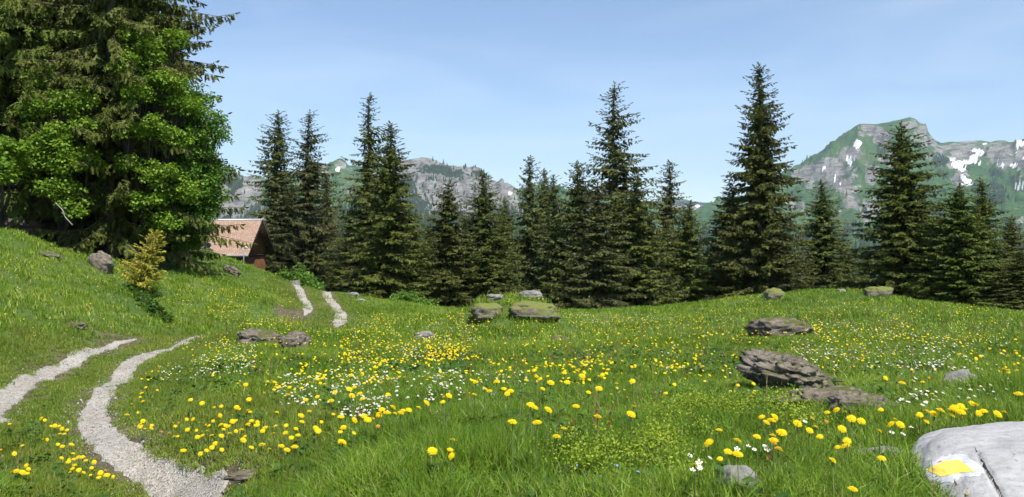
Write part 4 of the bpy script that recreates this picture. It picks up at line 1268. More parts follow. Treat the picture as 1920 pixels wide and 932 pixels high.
def broadleaf(name, label, foot, lobes, mat, seed, nclump=60, per=110, leaf=0.10, group=None, clump=0.34, cat='broadleaf tree', hang=0.25):
    """lobes: list of (centre, radii); limbs run from the foot into every lobe and carry leafy shoots"""
    rg = np.random.default_rng(seed)
    foot = np.array(foot, float)
    t = obj(name, None, loc=foot, label=label, cat=cat, group=group)
    wood = MB()
    O, X, L, tn = [], [], [], []
    tot = sum(r[0] * r[1] * r[2] for c, r in lobes) ** 1.0
    for c, r in lobes:
        c, r = np.array(c, float) - foot, np.array(r, float)
        mid = c * 0.5 + rg.normal(0, 0.1, 3)
        P = catmull(np.array([[0, 0, -0.3], [c[0] * 0.12, c[1] * 0.12, c[2] * 0.25], mid, c]), 0.25)
        wood.tube(P, np.linspace(0.06, 0.02, len(P)), 8)
        n = max(8, int(nclump * (r[0] * r[1] * r[2] / tot) ** 0.75))
        for k in range(n):
            d = norm(rg.normal(0, 1, 3)); d[2] = d[2] * 0.9 + 0.1
            tip = c + d * r * rg.uniform(0.3, 1.45) ** 0.7
            st = P[int(len(P) * rg.uniform(0.55, 0.98))]
            B = catmull(np.array([st, (st + tip) / 2 + [0, 0, 0.12 * np.linalg.norm(tip - st)], tip]), 0.2)
            wood.tube(B, np.linspace(0.018, 0.005, len(B)), 4, cap=False)
            cs = clump * rg.uniform(0.6, 1.3)
            m = int(per * (cs / clump) ** 2 * rg.uniform(0.7, 1.2))
            q = norm(rg.normal(0, 1, (m, 3))) * rg.uniform(0, 1, (m, 1)) ** 0.5
            q = q * np.array([cs, cs, cs * 0.55]) + np.array([0, 0, -hang]) * (np.linalg.norm(q[:, :2], axis=1, keepdims=True)) * cs
            O.append(tip + q)
            out = norm(q * np.array([1, 1, 0.3]) + rg.normal(0, 0.12, (m, 3)) + np.array([0, 0, -0.06]))
            X.append(out)
            L.append(leaf * rg.uniform(0.6, 1.25, m))
            tn.append(rg.uniform(0, 0.5) + rg.uniform(0, 0.5, m))
    O, X, L, tn = np.vstack(O), np.vstack(X), np.concatenate(L), np.concatenate(tn)
    V, tt, tv = leaves(O, X, L, tn, rg)
    obj('trunk', wood.mesh('trunk', [GREYBARK], smooth=True), t)
    obj('crown', make_mesh('crown', V, tt, None, [mat], {'tint': tv}), t)
    return t

def lob(px, py, d, a, b):       # a lobe seen at a photo place with half sizes in photo pixels
    s = d / FPX
    return (at(px, py, d), (a * s, a * s * 0.9, b * s))
def gpt(px, d):
    x = (px - CXP) / FPX * d
    return (x, d, float(ground(x, d)[0]))
mp = broadleaf('maple_tree', 'bright green maple with drooping clumps left in front of the dark spruces', gpt(120, 25.0),
          [lob(85,135,23.8,22,22), lob(70,200,23.4,28,24), lob(118,190,23.2,30,26), lob(160,175,23.6,22,18), lob(92,255,23.0,36,26), lob(55,305,22.9,30,26), lob(115,300,22.9,30,28), lob(150,230,23.3,22,20), lob(105,350,22.9,34,20), lob(140,385,23.0,24,14), lob(165,300,23.6,20,28)],
          LEAF, 401, 210, 36, 0.085, clump=0.21, hang=0.6)
mb = MB(); f0 = np.array(gpt(120, 25.0))
mb.tube(catmull(np.array([at(104,380,22.2), at(118,395,22.1), at(121,405,22.1), at(136,422,22.0)]) - f0, 0.05), 0.014, 5)
obj('dead_branch', mb.mesh('dead_branch', [STUMPTOP], smooth=True), mp, label='bare pale hanging branch')
broadleaf('maple_tree', 'tall light green maple climbing the middle of the dark spruces', gpt(262, 26.2),
          [lob(258,60,24.4,26,18), lob(285,95,24.3,30,20), lob(250,118,24.0,24,18), lob(325,72,24.7,22,18), lob(305,150,24.2,34,20), lob(258,172,23.8,24,16), lob(340,190,24.6,32,20), lob(242,240,23.6,22,15), lob(280,228,23.8,22,15), lob(325,255,24.4,30,18), lob(250,300,23.8,18,14), lob(300,320,24.0,32,18), lob(335,355,24.4,30,22), lob(275,372,24.0,26,14), lob(310,410,24.4,32,18)],
          LEAF, 402, 290, 34, 0.085, clump=0.21, hang=0.6)
broadleaf('maple_tree', 'light green maple whose thin sprays hang out against the sky', gpt(335, 27.0),
          [lob(378,222,25.4,34,18), lob(408,248,25.4,22,10), lob(365,265,25.2,34,24), lob(355,185,25.6,34,26), lob(392,300,26.0,18,12), lob(350,310,25.2,30,26)],
          LEAF2, 403, 190, 38, 0.078, clump=0.21, hang=0.6)
broadleaf('maple_tree', 'rounded green tree leaning over the left end of the hut roof', gpt(345, 28.0),
          [lob(392,325,25.6,30,24), lob(362,350,25.4,36,28), lob(402,365,25.6,18,26), lob(345,400,25.4,36,28), lob(380,400,25.6,20,24), lob(362,440,25.8,22,24), lob(330,350,25.6,26,28), lob(335,445,25.8,30,24)],
          LEAF2, 404, 260, 48, 0.078, clump=0.21)
broadleaf('maple_bush', 'leafy green bush cut by the left edge above the rock outcrop', gpt(5, 23.2),
          [lob(8,275,21.8,28,25), lob(5,315,21.6,28,22), lob(-40,300,21.8,40,40)], LEAF, 405, 40, 90, 0.105, clump=0.28)
broadleaf('green_bush', 'bright green bush behind the stump at the head of the far track', gpt(565, 38.5),
          [lob(560,522,38.0,26,16), lob(578,532,37.6,16,12)], LEAF2, 406, 34, 100, 0.12, clump=0.34, cat='bush')
broadleaf('green_bush', 'small pale green bush at the meadow edge under the lush spruce', gpt(760, 38.0),
          [lob(762,562,37.0,24,12), lob(800,570,36.5,14,8)], LEAF2, 407, 26, 80, 0.10, clump=0.3, cat='bush')

# ------------------------------------------------------------------ scatter (for what nobody could count)
def scatter(name, label, cat, P, rot, scl, templates, idx=None):
    """one object of kind stuff: the templates repeated on the points P"""
    n = len(P)
    me = bpy.data.meshes.new(name)
    me.vertices.add(n)
    me.vertices.foreach_set('co', np.asarray(P, np.float32).ravel())
    for nm, ty, val in (('rot', 'FLOAT_VECTOR', rot), ('scl', 'FLOAT_VECTOR', scl)):
        a = me.attributes.new(nm, ty, 'POINT'); a.data.foreach_set('vector', np.asarray(val, np.float32).ravel())
    a = me.attributes.new('pick', 'INT', 'POINT')
    a.data.foreach_set('value', np.asarray(RNG.integers(0, len(templates), n) if idx is None else idx, np.int32))
    o = obj(name, me, kind='stuff', label=label, cat=cat)
    ng = bpy.data.node_groups.new(name, 'GeometryNodeTree')
    ng.interface.new_socket('Geometry', in_out='INPUT', socket_type='NodeSocketGeometry')
    ng.interface.new_socket('Geometry', in_out='OUTPUT', socket_type='NodeSocketGeometry')
    N, L = ng.nodes, ng.links
    gi, go = N.new('NodeGroupInput'), N.new('NodeGroupOutput')
    iop = N.new('GeometryNodeInstanceOnPoints')
    L.new(gi.outputs[0], iop.inputs['Points'])
    jn = N.new('GeometryNodeJoinGeometry')
    for t in reversed(templates):
        oi = N.new('GeometryNodeObjectInfo'); oi.inputs['Object'].default_value = t; oi.inputs['As Instance'].default_value = False
        g2 = N.new('GeometryNodeGeometryToInstance')
        L.new(oi.outputs['Geometry'], g2.inputs[0]); L.new(g2.outputs[0], jn.inputs[0])
    L.new(jn.outputs[0], iop.inputs['Instance'])
    iop.inputs['Pick Instance'].default_value = True
    def named(nm, ty):
        a = N.new('GeometryNodeInputNamedAttribute'); a.data_type = ty; a.inputs['Name'].default_value = nm
        return a.outputs[0]
    L.new(named('pick', 'INT'), iop.inputs['Instance Index'])
    er = N.new('FunctionNodeEulerToRotation'); L.new(named('rot', 'FLOAT_VECTOR'), er.inputs[0]); L.new(er.outputs[0], iop.inputs['Rotation'])
    L.new(named('scl', 'FLOAT_VECTOR'), iop.inputs['Scale'])
    L.new(iop.outputs[0], go.inputs[0])
    md = o.modifiers.new('scatter', 'NODES'); md.node_group = ng
    return o

def template(name, me):
    return bpy.data.objects.new(name, me)        # not linked: only read by the scatter

# ------------------------------------------------------------------ grass
def grass_mat(name, stops, trans=0.35, big=0.5, dry=0.15):
    M = Mat(name)
    v = M.math('ADD', M.math('MULTIPLY', M.attr('tint'), 0.42), M.math('ADD', M.math('MULTIPLY', M.rng(M.noise(big, 5, rough=0.65), 0.3, 0.7), 0.45), M.math('MULTIPLY', M.rnd(), 0.22)))
    c = M.ramp(v, stops)
    dr = M.math('GREATER_THAN', M.attr('tint'), 1.0 - dry * 0.4)
    c = M.mix(M.math('MULTIPLY', dr, 0.8), c, (0.24, 0.22, 0.085))
    M.leaf(c, trans, M.mix(0.5, c, (0.22, 0.30, 0.02)))
    M.bsdf.inputs['Roughness'].default_value = 0.45
    M.bsdf.inputs['Specular IOR Level'].default_value = 0.35
    return M.m
G_TALL = grass_mat('tall_grass', [(0.25, (0.070, 0.150, 0.011)), (0.55, (0.150, 0.275, 0.020)), (0.85, (0.31, 0.41, 0.055))])
G_MEADOW = grass_mat('meadow_grass', [(0.25, (0.070, 0.150, 0.010)), (0.52, (0.165, 0.285, 0.020)), (0.82, (0.33, 0.40, 0.055))])
G_SHORT = grass_mat('short_grass', [(0.25, (0.090, 0.170, 0.014)), (0.55, (0.185, 0.280, 0.027)), (0.85, (0.33, 0.36, 0.08))], dry=0.5)

def clump_mesh(name, seed, n, rad, h, w, mat, lean=0.45, hvar=0.4):
    rg = np.random.default_rng(seed)
    r = rad * np.sqrt(rg.uniform(0, 1, n)); a = rg.uniform(0, 6.28, n)
    B = np.stack([r * np.cos(a), r * np.sin(a), np.full(n, -0.01)], -1)
    hh = h * rg.uniform(1 - hvar, 1 + hvar, n); ww = w * rg.uniform(0.6, 1.3, n)
    da = rg.uniform(0, 6.28, n); ln = np.abs(rg.normal(0, lean, n))
    D = np.stack([np.cos(da), np.sin(da), 0 * da], -1)
    fa = rg.uniform(0, 6.28, n); S = np.stack([np.cos(fa), np.sin(fa), 0 * fa], -1)
    V = np.zeros((n, 5, 3))
    m1 = B + D * (0.25 * ln * hh)[:, None] + np.array([0, 0, 1]) * (0.55 * hh)[:, None]
    tp = B + D * (0.85 * ln * hh)[:, None] + np.array([0, 0, 1]) * (hh * np.clip(1 - 0.25 * ln ** 2, 0.45, 1))[:, None]
    V[:, 0] = B - S * ww[:, None] * 0.5; V[:, 1] = B + S * ww[:, None] * 0.5
    V[:, 2] = m1 + S * ww[:, None] * 0.45; V[:, 3] = m1 - S * ww[:, None] * 0.45; V[:, 4] = tp
    off = (np.arange(n) * 5)[:, None]
    return make_mesh(name, V.reshape(-1, 3), tris=np.array([[3, 2, 4]]) + off, quads=np.array([[0, 1, 2, 3]]) + off, mats=[mat], attrs={'tint': np.repeat(rg.uniform(0, 1, n), 5)})

def wedge(n, d0, d1, seed, ang=0.84, power=1.0):
    """points spread evenly over the ground between two distances, ahead of the meadow's near edge"""
    rg = np.random.default_rng(seed)
    r = np.sqrt(rg.uniform(d0 ** 2, d1 ** 2, n)); t = rg.uniform(-ang, ang, n)
    return r * np.sin(t), r * np.cos(t), rg

def excl(x, y, extra=0.0):
    ok = np.ones(len(x), bool)
    for ex, ey, er in EXCL:
        ok &= np.hypot(x - ex, y - ey) > er + extra
    return ok
BARE = []
for px, py, rr in ((1050,885,0.10),(1110,905,0.10),(1080,912,0.09),(1130,880,0.05),(200,627,0.28),(240,630,0.28),(545,588,0.6)):
    h0 = hit(px, py)[0]
    if not np.isnan(h0[0]): BARE.append((h0[0], h0[1], rr))
def bare(x, y):
    ok = np.ones(len(x), bool)
    for ex, ey, er in BARE:
        ok &= np.hypot(x - ex, y - ey) > er
    return ok

def under_trees(x, y):
    px = x / y * FPX + CXP
    return (y > 24.5) & (px < 330)

def do_grass(name, label, zone, n, mats_h, tall_only, seed):
    d0, d1 = zone
    x, y, rg = wedge(n, d0, d1, seed)
    rd = rut_dist(x, y)
    edge = fbm(p3(x * 3, y * 3), 3, 77) * 0.13
    px = x / y * FPX + CXP
    keep = excl(x, y) & bare(x, y) & ((np.hypot(x - 2.27, y - 3.42) > 0.56) | (y > 4.5)) & (rd + edge > 0.15) & ~under_trees(x, y)
    # mown-looking strip and verges along the track
    worn = (rd + edge * 1.5 < 0.55)
    strip = (rd < 0.95) & (px < 640) & (fbm(p3(x * 1.2, y * 1.2), 3, 12) < 0.45)
    short = worn | strip
    keep &= ~(short & (rg.uniform(size=n) < 0.0))
    x, y, short, worn, rd = x[keep], y[keep], short[keep], worn[keep], rd[keep]
    return x, y, short, worn, rd, rg

def place(name, label, x, y, sc_xy, sc_z, temps, rg, tilt=0.12):
    P = np.stack([x, y, ground(x, y)], -1)
    n = len(x)
    rot = np.stack([rg.normal(0, tilt, n), rg.normal(0, tilt, n), rg.uniform(0, 6.28, n)], -1)
    scatter(name, label, 'grass', P, rot, np.stack([sc_xy, sc_xy, sc_z], -1), temps)

TT = [template('blades', clump_mesh('blades', 500 + k, 28, 0.055, 0.125, 0.0042, G_TALL, 0.6)) for k in range(5)]
TM = [template('blades', clump_mesh('blades', 510 + k, 34, 0.10, 0.085, 0.0068, G_MEADOW, 0.55)) for k in range(5)]
TF = [template('blades', clump_mesh('blades', 520 + k, 32, 0.20, 0.10, 0.013, G_MEADOW, 0.6)) for k in range(5)]
TS = [template('blades', clump_mesh('blades', 530 + k, 40, 0.09, 0.045, 0.0055, G_SHORT, 0.8)) for k in range(5)]
TS2 = [template('blades', clump_mesh('blades', 540 + k, 40, 0.19, 0.055, 0.011, G_SHORT, 0.8)) for k in range(5)]

zones = [(2.0, 7.2, 20300, TT, TS, 'tall_grass', 'long green grass blades filling the foreground'),
         (6.8, 15.0, 23000, TM, TS, 'meadow_grass', 'green meadow grass around the rocks and along the track'),
         (14.5, 42.0, 35000, TF, TS2, 'far_meadow_grass', 'meadow grass of the farther slopes up to the trees')]
for zi, (d0, d1, n, ta, tb, nm, lab) in enumerate(zones):
    x, y, short, worn, rd, rg = do_grass(nm, lab, (d0, d1), n, None, None, 600 + zi)
    hgt = 0.85 + 0.55 * fbm(p3(x * 0.9, y * 0.9), 3, 21) + 0.35 * fbm(p3(x * 4, y * 4), 2, 22)
    px = x / y * FPX + CXP
    if zi == 0:
        # longest on the hummock crest in the middle, shorter on the verge at the left
        hgt *= 0.75 + 0.75 * np.exp(-((px - 880) / 300) ** 2) * sstep(3.4, 4.2, y) * (1 - 0.8 * sstep(4.8, 5.8, y)) + 0.5 * sstep(1650, 1900, px) * sstep(4.2, 5, y)
        hgt *= 1 - 0.45 * ((px > 1690) & (y < 4.3))
        hgt *= 0.55 + 0.45 * sstep(0.4, 1.4, rd)
    if zi == 1:
        hgt *= 0.6 + 0.4 * sstep(0.4, 1.6, rd)
    a = ~short
    m = int(a.sum())
    place(nm, lab, x[a], y[a], rg.uniform(0.8, 1.25, m), np.clip(hgt[a], 0.35, 1.9), ta, rg)
    # short turf
    k = 2 if zi == 0 else 3
    xs, ys = np.repeat(x[short], k), np.repeat(y[short], k)
    wr = np.repeat(worn[short], k)
    sp_ = 0.12 if zi < 2 else 0.25
    xs = xs + rg.normal(0, sp_, len(xs)); ys = ys + rg.normal(0, sp_, len(ys))
    rd2 = rut_dist(xs, ys)
    kp = (rd2 + fbm(p3(xs * 3, ys * 3), 3, 77) * 0.13 > 0.15) & excl(xs, ys) & bare(xs, ys) & ~(wr & (rg.uniform(size=len(xs)) < 0.25))
    xs, ys, rd2 = xs[kp], ys[kp], rd2[kp]
    m = len(xs)
    place('short_grass', ('short worn grass along the near track', 'short worn grass of the middle strip and verges', 'short grass along the far track')[zi], xs, ys, rg.uniform(0.8, 1.2, m), rg.uniform(0.6, 1.5, m) * (0.6 + 0.7 * sstep(0.25, 0.6, rd2)), tb, rg, 0.05)

# low broad leaves between the grass blades
def herb_mesh(name, seed, n, rad, h, L0, mat):
    rg = np.random.default_rng(seed)
    a = rg.uniform(0, 6.28, n); r = rad * rg.uniform(0.1, 1, n)
    O = np.stack([r * np.cos(a), r * np.sin(a), h * rg.uniform(0.2, 1, n)], -1)
    X = norm(np.stack([np.cos(a), np.sin(a), rg.uniform(-0.1, 0.7, n)], -1))
    V, t, tv = leaves(O, X, L0 * rg.uniform(0.6, 1.2, n), rg.uniform(0, 1, n), rg, 0.35)
    return make_mesh(name, V, t, None, [mat], {'tint': tv})
HERB = leaf_mat('herb_leaf', (0.026, 0.068, 0.012), (0.055, 0.125, 0.018), (0.095, 0.165, 0.03), 0.3)
FROTH = leaf_mat('lady_mantle_flower', (0.16, 0.24, 0.018), (0.27, 0.36, 0.025), (0.38, 0.44, 0.045), 0.35)
TH_ = [template('herb', herb_mesh('herb', 700 + k, 12, 0.06, 0.07, 0.045, HERB)) for k in range(4)]
x, y, rg = wedge(5600, 2.2, 12.0, 710)
kp = excl(x, y) & bare(x, y) & (rut_dist(x, y) > 0.45) & (fbm(p3(x * 1.3, y * 1.3), 3, 33) > -0.1)
x, y = x[kp], y[kp]
place('herb_leaves', 'low round leaves of herbs among the grass', x, y, rg.uniform(0.6, 1.3, len(x)), rg.uniform(0.6, 1.4, len(x)), TH_, rg)
TFR = []
for k in range(3):
    rgk = np.random.default_rng(720 + k)
    n = 110
    O = np.stack([rgk.normal(0, 0.05, n), rgk.normal(0, 0.05, n), rgk.uniform(0.08, 0.17, n)], -1)
    V, t, tv = leaves(O, norm(rgk.normal(0, 1, (n, 3))), rgk.uniform(0.007, 0.014, n), rgk.uniform(0, 1, n), rgk, 1.0)
    TFR.append(template('froth', make_mesh('froth', V, t, None, [FROTH], {'tint': tv})))
xs, ys = [], []
for px, py, a, b, n in ((1180,840,110,40,24),(1250,805,80,40,14),(1390,768,120,20,18),(1300,760,60,18,8),(1060,850,90,20,8),(1520,785,40,12,5)):
    h_ = hit(px + RNG.normal(0, a * 0.5, n), py + RNG.normal(0, b * 0.5, n), 0.1)
    h_ = h_[~np.isnan(h_[:, 0])]
    xs += list(h_[:, 0]); ys += list(h_[:, 1])
xs, ys = np.array(xs), np.array(ys)
dk = hit(np.linspace(246, 314, 90) + RNG.normal(0, 3, 90), np.linspace(546, 607, 90) + RNG.normal(0, 3, 90))
dk = dk[~np.isnan(dk[:, 0])]
place('herb_leaves', 'dark leafy weeds in a line down the edge of the bank', dk[:, 0], dk[:, 1], RNG.uniform(1.2, 2.6, len(dk)), RNG.uniform(1.2, 3.0, len(dk)), TH_, RNG)
place('yellow_green_herbs', 'frothy yellow-green flowering herbs in the foreground grass', xs, ys, RNG.uniform(0.7, 1.3, len(xs)), RNG.uniform(0.7, 1.2, len(xs)), TFR, RNG)

# dry stalks and reddish sorrel spikes
M = Mat('dry_stalk'); M.color(M.ramp(M.rnd(), [(0.0, (0.30, 0.25, 0.13)), (0.55, (0.22, 0.15, 0.08)), (0.7, (0.24, 0.075, 0.045)), (1.0, (0.16, 0.12, 0.06))])); STALK = M.m
TK = []
for k in range(4):
    rgk = np.random.default_rng(740 + k)
    mb = MB()
    for q_ in range(3):
        x0, y0 = rgk.normal(0, 0.03, 2); lx, ly = rgk.normal(0, 0.07, 2); h_ = rgk.uniform(0.16, 0.30)
        mb.tube(np.array([(x0, y0, 0), (x0 + lx * 0.3, y0 + ly * 0.3, h_ * 0.5), (x0 + lx, y0 + ly, h_)]), [0.0016, 0.0013, 0.0008], 3, cap=False)
        if k % 2:
            for z_ in np.linspace(0.6, 1.0, 7):
                c_ = np.array([x0 + lx * z_ ** 2, y0 + ly * z_ ** 2, h_ * z_]) + rgk.normal(0, 0.004, 3)
                mb.add(c_ + rgk.normal(0, 0.006, (3, 3)), t=[(0, 1, 2)])
    TK.append(template('stalk', mb.mesh('stalk', [STALK])))
x, y, rg = wedge(1200, 3.0, 22.0, 745)
kp = excl(x, y) & ~((x > 1.5) & (y < 4.4)) & (rut_dist(x, y) > 0.6) & (fbm(p3(x * 0.8, y * 0.8), 3, 51) > 0.0)
x, y = x[kp], y[kp]
place('dry_stalks', 'thin dry stalks and reddish sorrel spikes in the meadow', x, y, rg.uniform(0.8, 1.3, len(x)), rg.uniform(0.7, 1.2, len(x)), TK, rg)

# pebbles on the ruts
PEB = rock_mat('pebble', (0.20, 0.19, 0.178), (0.34, 0.328, 0.31), (0.48, 0.468, 0.44), 0.0, 1, 30, 0.2)
TP = [template('pebble', rock_mesh('pebble', (1, 0.8, 0.55), 730 + k, PEB, nu=8, nv=6, rough=0.3)) for k in range(3)]
ii = RNG.integers(0, len(RUT_R), 5200)
cand = np.vstack([RUT_R[ii][:3400], RUT_L[RNG.integers(0, len(RUT_L), 1800)]])
cand = cand + RNG.normal(0, 0.13, cand.shape)
kp = (np.hypot(cand[:, 0], cand[:, 1]) < 16)
cand = cand[kp]
s_ = RNG.uniform(0.0025, 0.007, len(cand)) * (1 + (RNG.uniform(size=len(cand)) > 0.97) * 1.6)
scatter('gravel', 'loose pebbles lying on the gravel ruts', 'gravel', np.stack([cand[:, 0], cand[:, 1], ground(cand[:, 0], cand[:, 1]) + 0.020], -1), RNG.uniform(0, 3, (len(cand), 3)), np.stack([s_] * 3, -1), TP)

# ------------------------------------------------------------------ flowers
M = Mat('dandelion_petal')
M.leaf(M.ramp(M.attr('tint'), [(0.0, (0.84, 0.58, 0.006)), (0.5, (0.90, 0.70, 0.010)), (1.0, (0.93, 0.78, 0.025))]), 0.4)
PETAL = M.m
M = Mat('orange_bud'); M.leaf(M.ramp(M.attr('tint'), [(0.0, (0.55, 0.22, 0.02)), (1.0, (0.75, 0.40, 0.03))]), 0.2); BUDM = M.m
M = Mat('flower_stem'); M.color(M.ramp(M.noise(30, 2), [(0.3, (0.09, 0.16, 0.035)), (0.7, (0.15, 0.20, 0.06))])); STEM = M.m
M = Mat('daisy_petal'); M.leaf((0.80, 0.80, 0.79), 0.25); WHITE = M.m
M = Mat('daisy_eye'); M.color((0.75, 0.50, 0.02)); EYE = M.m
M = Mat('blue_petal'); M.leaf((0.22, 0.34, 0.72), 0.25); BLUE = M.m
M = Mat('pink_petal'); M.leaf((0.50, 0.12, 0.30), 0.25); PINK = M.m

def ray_flower(seed, rings, mat, closed=0.0):
    """rings: list of (petals, radius, rise, width)"""
    rg = np.random.default_rng(seed)
    V, T, tn = [], [], []
    for n, r, up, w in rings:
        for k in range(n):
            a = 2 * math.pi * (k + rg.uniform(-0.3, 0.3)) / n
            rr = r * rg.uniform(0.82, 1.1)
            c, s = math.cos(a), math.sin(a)
            b = len(V)
            h = up * rg.uniform(0.8, 1.2)
            V += [(c * 0.08 * r - s * w * 0.4, s * 0.08 * r + c * w * 0.4, h * 0.75), (c * 0.08 * r + s * w * 0.4, s * 0.08 * r - c * w * 0.4, h * 0.75),
                  (c * rr * 0.7 + s * w, s * rr * 0.7 - c * w, h), (c * rr, s * rr, h * 0.86), (c * rr * 0.7 - s * w, s * rr * 0.7 + c * w, h)]
            T += [(b, b + 1, b + 2), (b, b + 2, b + 4), (b + 4, b + 2, b + 3)]
            tn += [rg.uniform(0, 1)] * 5
    return make_mesh('flower_head', np.array(V), T, None, [mat], {'tint': np.array(tn)})
DH = [ray_flower(800 + k, [(22, 0.5, 0.02, 0.055), (18, 0.42, 0.10, 0.05), (14, 0.30, 0.17, 0.045), (9, 0.16, 0.21, 0.04)], PETAL) for k in range(3)]
DHB = ray_flower(805, [(16, 0.30, 0.30, 0.06), (12, 0.2, 0.38, 0.05), (8, 0.1, 0.42, 0.05)], BUDM)
DHS = [ray_flower(806 + k, [(12, 0.5, 0.03, 0.10), (9, 0.34, 0.14, 0.09)], PETAL) for k in range(2)]
def stem_mesh(bend, seed):
    mb = MB()
    t = np.linspace(0, 1, 5)
    mb.tube(np.stack([bend * (1 - t) ** 2, 0 * t, t - 1], -1), 0.010, 5, cap=False)
    return mb.mesh('stem', [STEM], smooth=True)
STEMS = [stem_mesh(b, 0) for b in (-0.12, 0.0, 0.1, 0.2)]

def zs(L, x0, y0, s):
    return [(x0 + a / s, y0 + b / s) for a, b in L]
DAN = []
DAN += zs([(475,710),(598,732),(643,710),(680,688),(704,660),(753,705),(965,688),(1042,667),(1097,703),(1180,677),(1222,705),(1278,685),(1618,650),(908,635),(918,610),(1125,588),(1210,582),(1254,618),(1300,600),(1287,552),(1330,503),(1322,458),(1382,427),(1150,435),(1140,532),(1430,548),(1446,570),(1606,576),(1627,543),(1704,586),(1610,467),(1708,490),(1776,463),(1802,488),(1840,488),(1875,542),(1885,452),(1905,415),(1470,503),(1046,570),(1065,545),(945,540),(965,497),(1010,505),(1005,528),(940,520),(855,570),(895,560),(830,500),(850,495),(780,530),(745,525),(800,535),(767,558),(826,460),(860,398),(876,412),(940,425),(955,432),(653,568),(660,530),(690,497),(640,530),(610,603),(577,612),(570,565),(505,560),(500,485),(545,485),(593,512),(445,513),(415,535),(400,520),(371,587),(410,610),(435,608),(320,578),(247,530),(245,550),(185,497),(168,517),(165,535),(198,553),(148,437),(68,452),(105,375),(183,357),(175,297),(165,325),(205,255),(180,195),(250,140),(697,400),(748,392),(740,458),(948,343),(1095,220),(1133,217),(1240,255),(1327,260),(1226,310),(1385,222),(1568,288),(1670,268),(1707,255),(1745,300),(1690,315),(1540,352),(1355,345),(1440,322),(1058,298),(845,305),(680,600),(750,605),(810,585),(1555,448),(1765,340),(1165,252),(925,235),(610,370),(527,345),(288,275),(1215,530)], 220, 660, 3.84)
DAN += zs([(98,190),(420,132),(455,152),(520,212),(560,205),(602,210),(630,240),(683,250),(655,292),(610,290),(480,348),(437,352),(227,410),(147,490),(590,398),(725,398),(636,418),(743,490),(625,535),(798,527),(838,527),(750,548),(700,552),(697,575),(872,562),(958,576),(757,610),(735,645),(712,680),(800,658),(850,683),(920,708),(932,637),(962,668),(1022,686),(1072,670),(1085,710),(1150,724),(1003,735),(265,613),(290,650),(275,695),(225,682),(165,668),(125,680),(5,460)], 0, 760, 5.42)
DAN += zs([(625,20),(332,322),(237,437),(498,418),(678,385),(720,203),(763,252),(838,205),(808,235),(900,345),(820,372),(828,415),(828,465),(873,500),(412,520),(500,542),(340,585),(110,640),(1045,262),(1168,222),(1205,300),(1155,325),(1250,383),(1315,162),(1400,138),(1480,160),(1310,265),(1450,312),(1498,422),(1478,470),(1408,478),(1365,600),(1535,218),(1548,860)], 1280, 740, 4.853)
DAN += zs([(353,385),(172,490),(85,470),(480,475),(445,517),(530,520),(710,450),(775,437),(838,477),(825,240),(900,405),(1003,375),(1085,357),(1115,383),(1188,325),(1220,360),(1298,427),(1250,510),(1003,468),(1090,487),(1030,520),(1088,550),(1022,583),(770,605),(845,648),(360,832),(1425,495),(1485,495),(395,95),(545,138),(640,120),(735,130),(790,100),(655,47),(1480,15),(1450,40),(1520,45),(1617,240),(340,580)], 1580, 690, 4.906)
DAN += zs([(285,410),(320,435),(455,458),(110,578),(347,582),(538,717),(608,640),(725,425),(935,525),(1285,428),(1260,502),(1223,355),(848,290),(948,252),(480,195),(640,192),(735,78),(785,130),(612,100),(378,157),(335,132),(265,82),(320,75),(402,255),(1035,67),(980,120),(1095,148),(1275,182)], 940, 680, 5.178)
DAN += zs([(1260,30),(1025,152),(1225,142),(1240,210),(15,55)], 640, 820, 6.0)
DAN += zs([(1175,640),(1255,695),(1295,715),(1355,632),(1420,695),(1450,735),(1480,715),(1115,740),(1160,745),(895,775),(885,810),(940,755),(745,818),(675,858),(450,855),(360,875),(400,905),(340,915),(540,885),(590,880),(520,905),(470,910),(90,755),(70,697),(115,680),(160,737),(410,745),(85,577)], 640, 580, 4.66)
DAN = np.array(DAN)
rg = np.random.default_rng(42)
hd = rg.uniform(0.13, 0.20, len(DAN))
# on the hummock crest the heads stand above the long grass
hd += 0.10 * np.exp(-((DAN[:, 0] - 960) / 260) ** 2) * (DAN[:, 1] < 800) * (DAN[:, 1] > 690)
hd *= np.where(DAN[:, 0] < 240, 0.6, 1.0)
DP = hit(DAN[:, 0], DAN[:, 1], hd, behind_boulder=True)
def dandelion_place(px, py):
    if px < 215 and py > 770:
        w1 = 'at the edge' if px < 70 else 'upper group' if py < 850 else 'lower clump'
        return ('yellow dandelion in the short grass left of the rut, ' + w1, 'dandelions left of the near rut, ' + w1)
    if px < 290:
        return ('yellow dandelion along the inner curve of the gravel rut', 'dandelions along the inner curve')
    if px < 760 and py > 740:
        w1 = 'left end' if px < 380 else 'middle' if px < 500 else 'right half' if px < 620 else 'far right end'
        w2 = 'back' if py < 795 else 'front'
        return ('yellow dandelion at the %s of the dense band, %s side' % (w1, w2), 'dandelions in the dense band, %s, %s' % (w1, w2))
    if px < 760:
        return ('small yellow dandelion scattered above the dense band', 'dandelions above the dense band')
    if px < 930 and py > 800:
        return ('yellow dandelion of the close little trio low in the grass', 'dandelion trio')
    if px < 1300:
        w1 = 'in the lower grass' if py > 780 else 'on the crest'
        w2 = 'left' if px < 1010 else 'middle' if px < 1100 else 'right'
        return ('yellow dandelion %s of the foreground hummock, %s part' % (w1, w2), 'dandelions %s of the hummock, %s' % (w1, w2))
    if px < 1500:
        return ('large yellow dandelion in the foreground below the layered rock', 'dandelions below the layered rock')
    if py > 740 and px < 1680:
        return ('yellow dandelion between the layered rock and the half buried stone', 'dandelions below the shelf')
    if py > 740:
        return ('yellow dandelion in the clump just above the painted boulder', 'dandelions above the painted boulder')
    return ('small yellow dandelion in the far right meadow grass', 'dandelions at the far right')
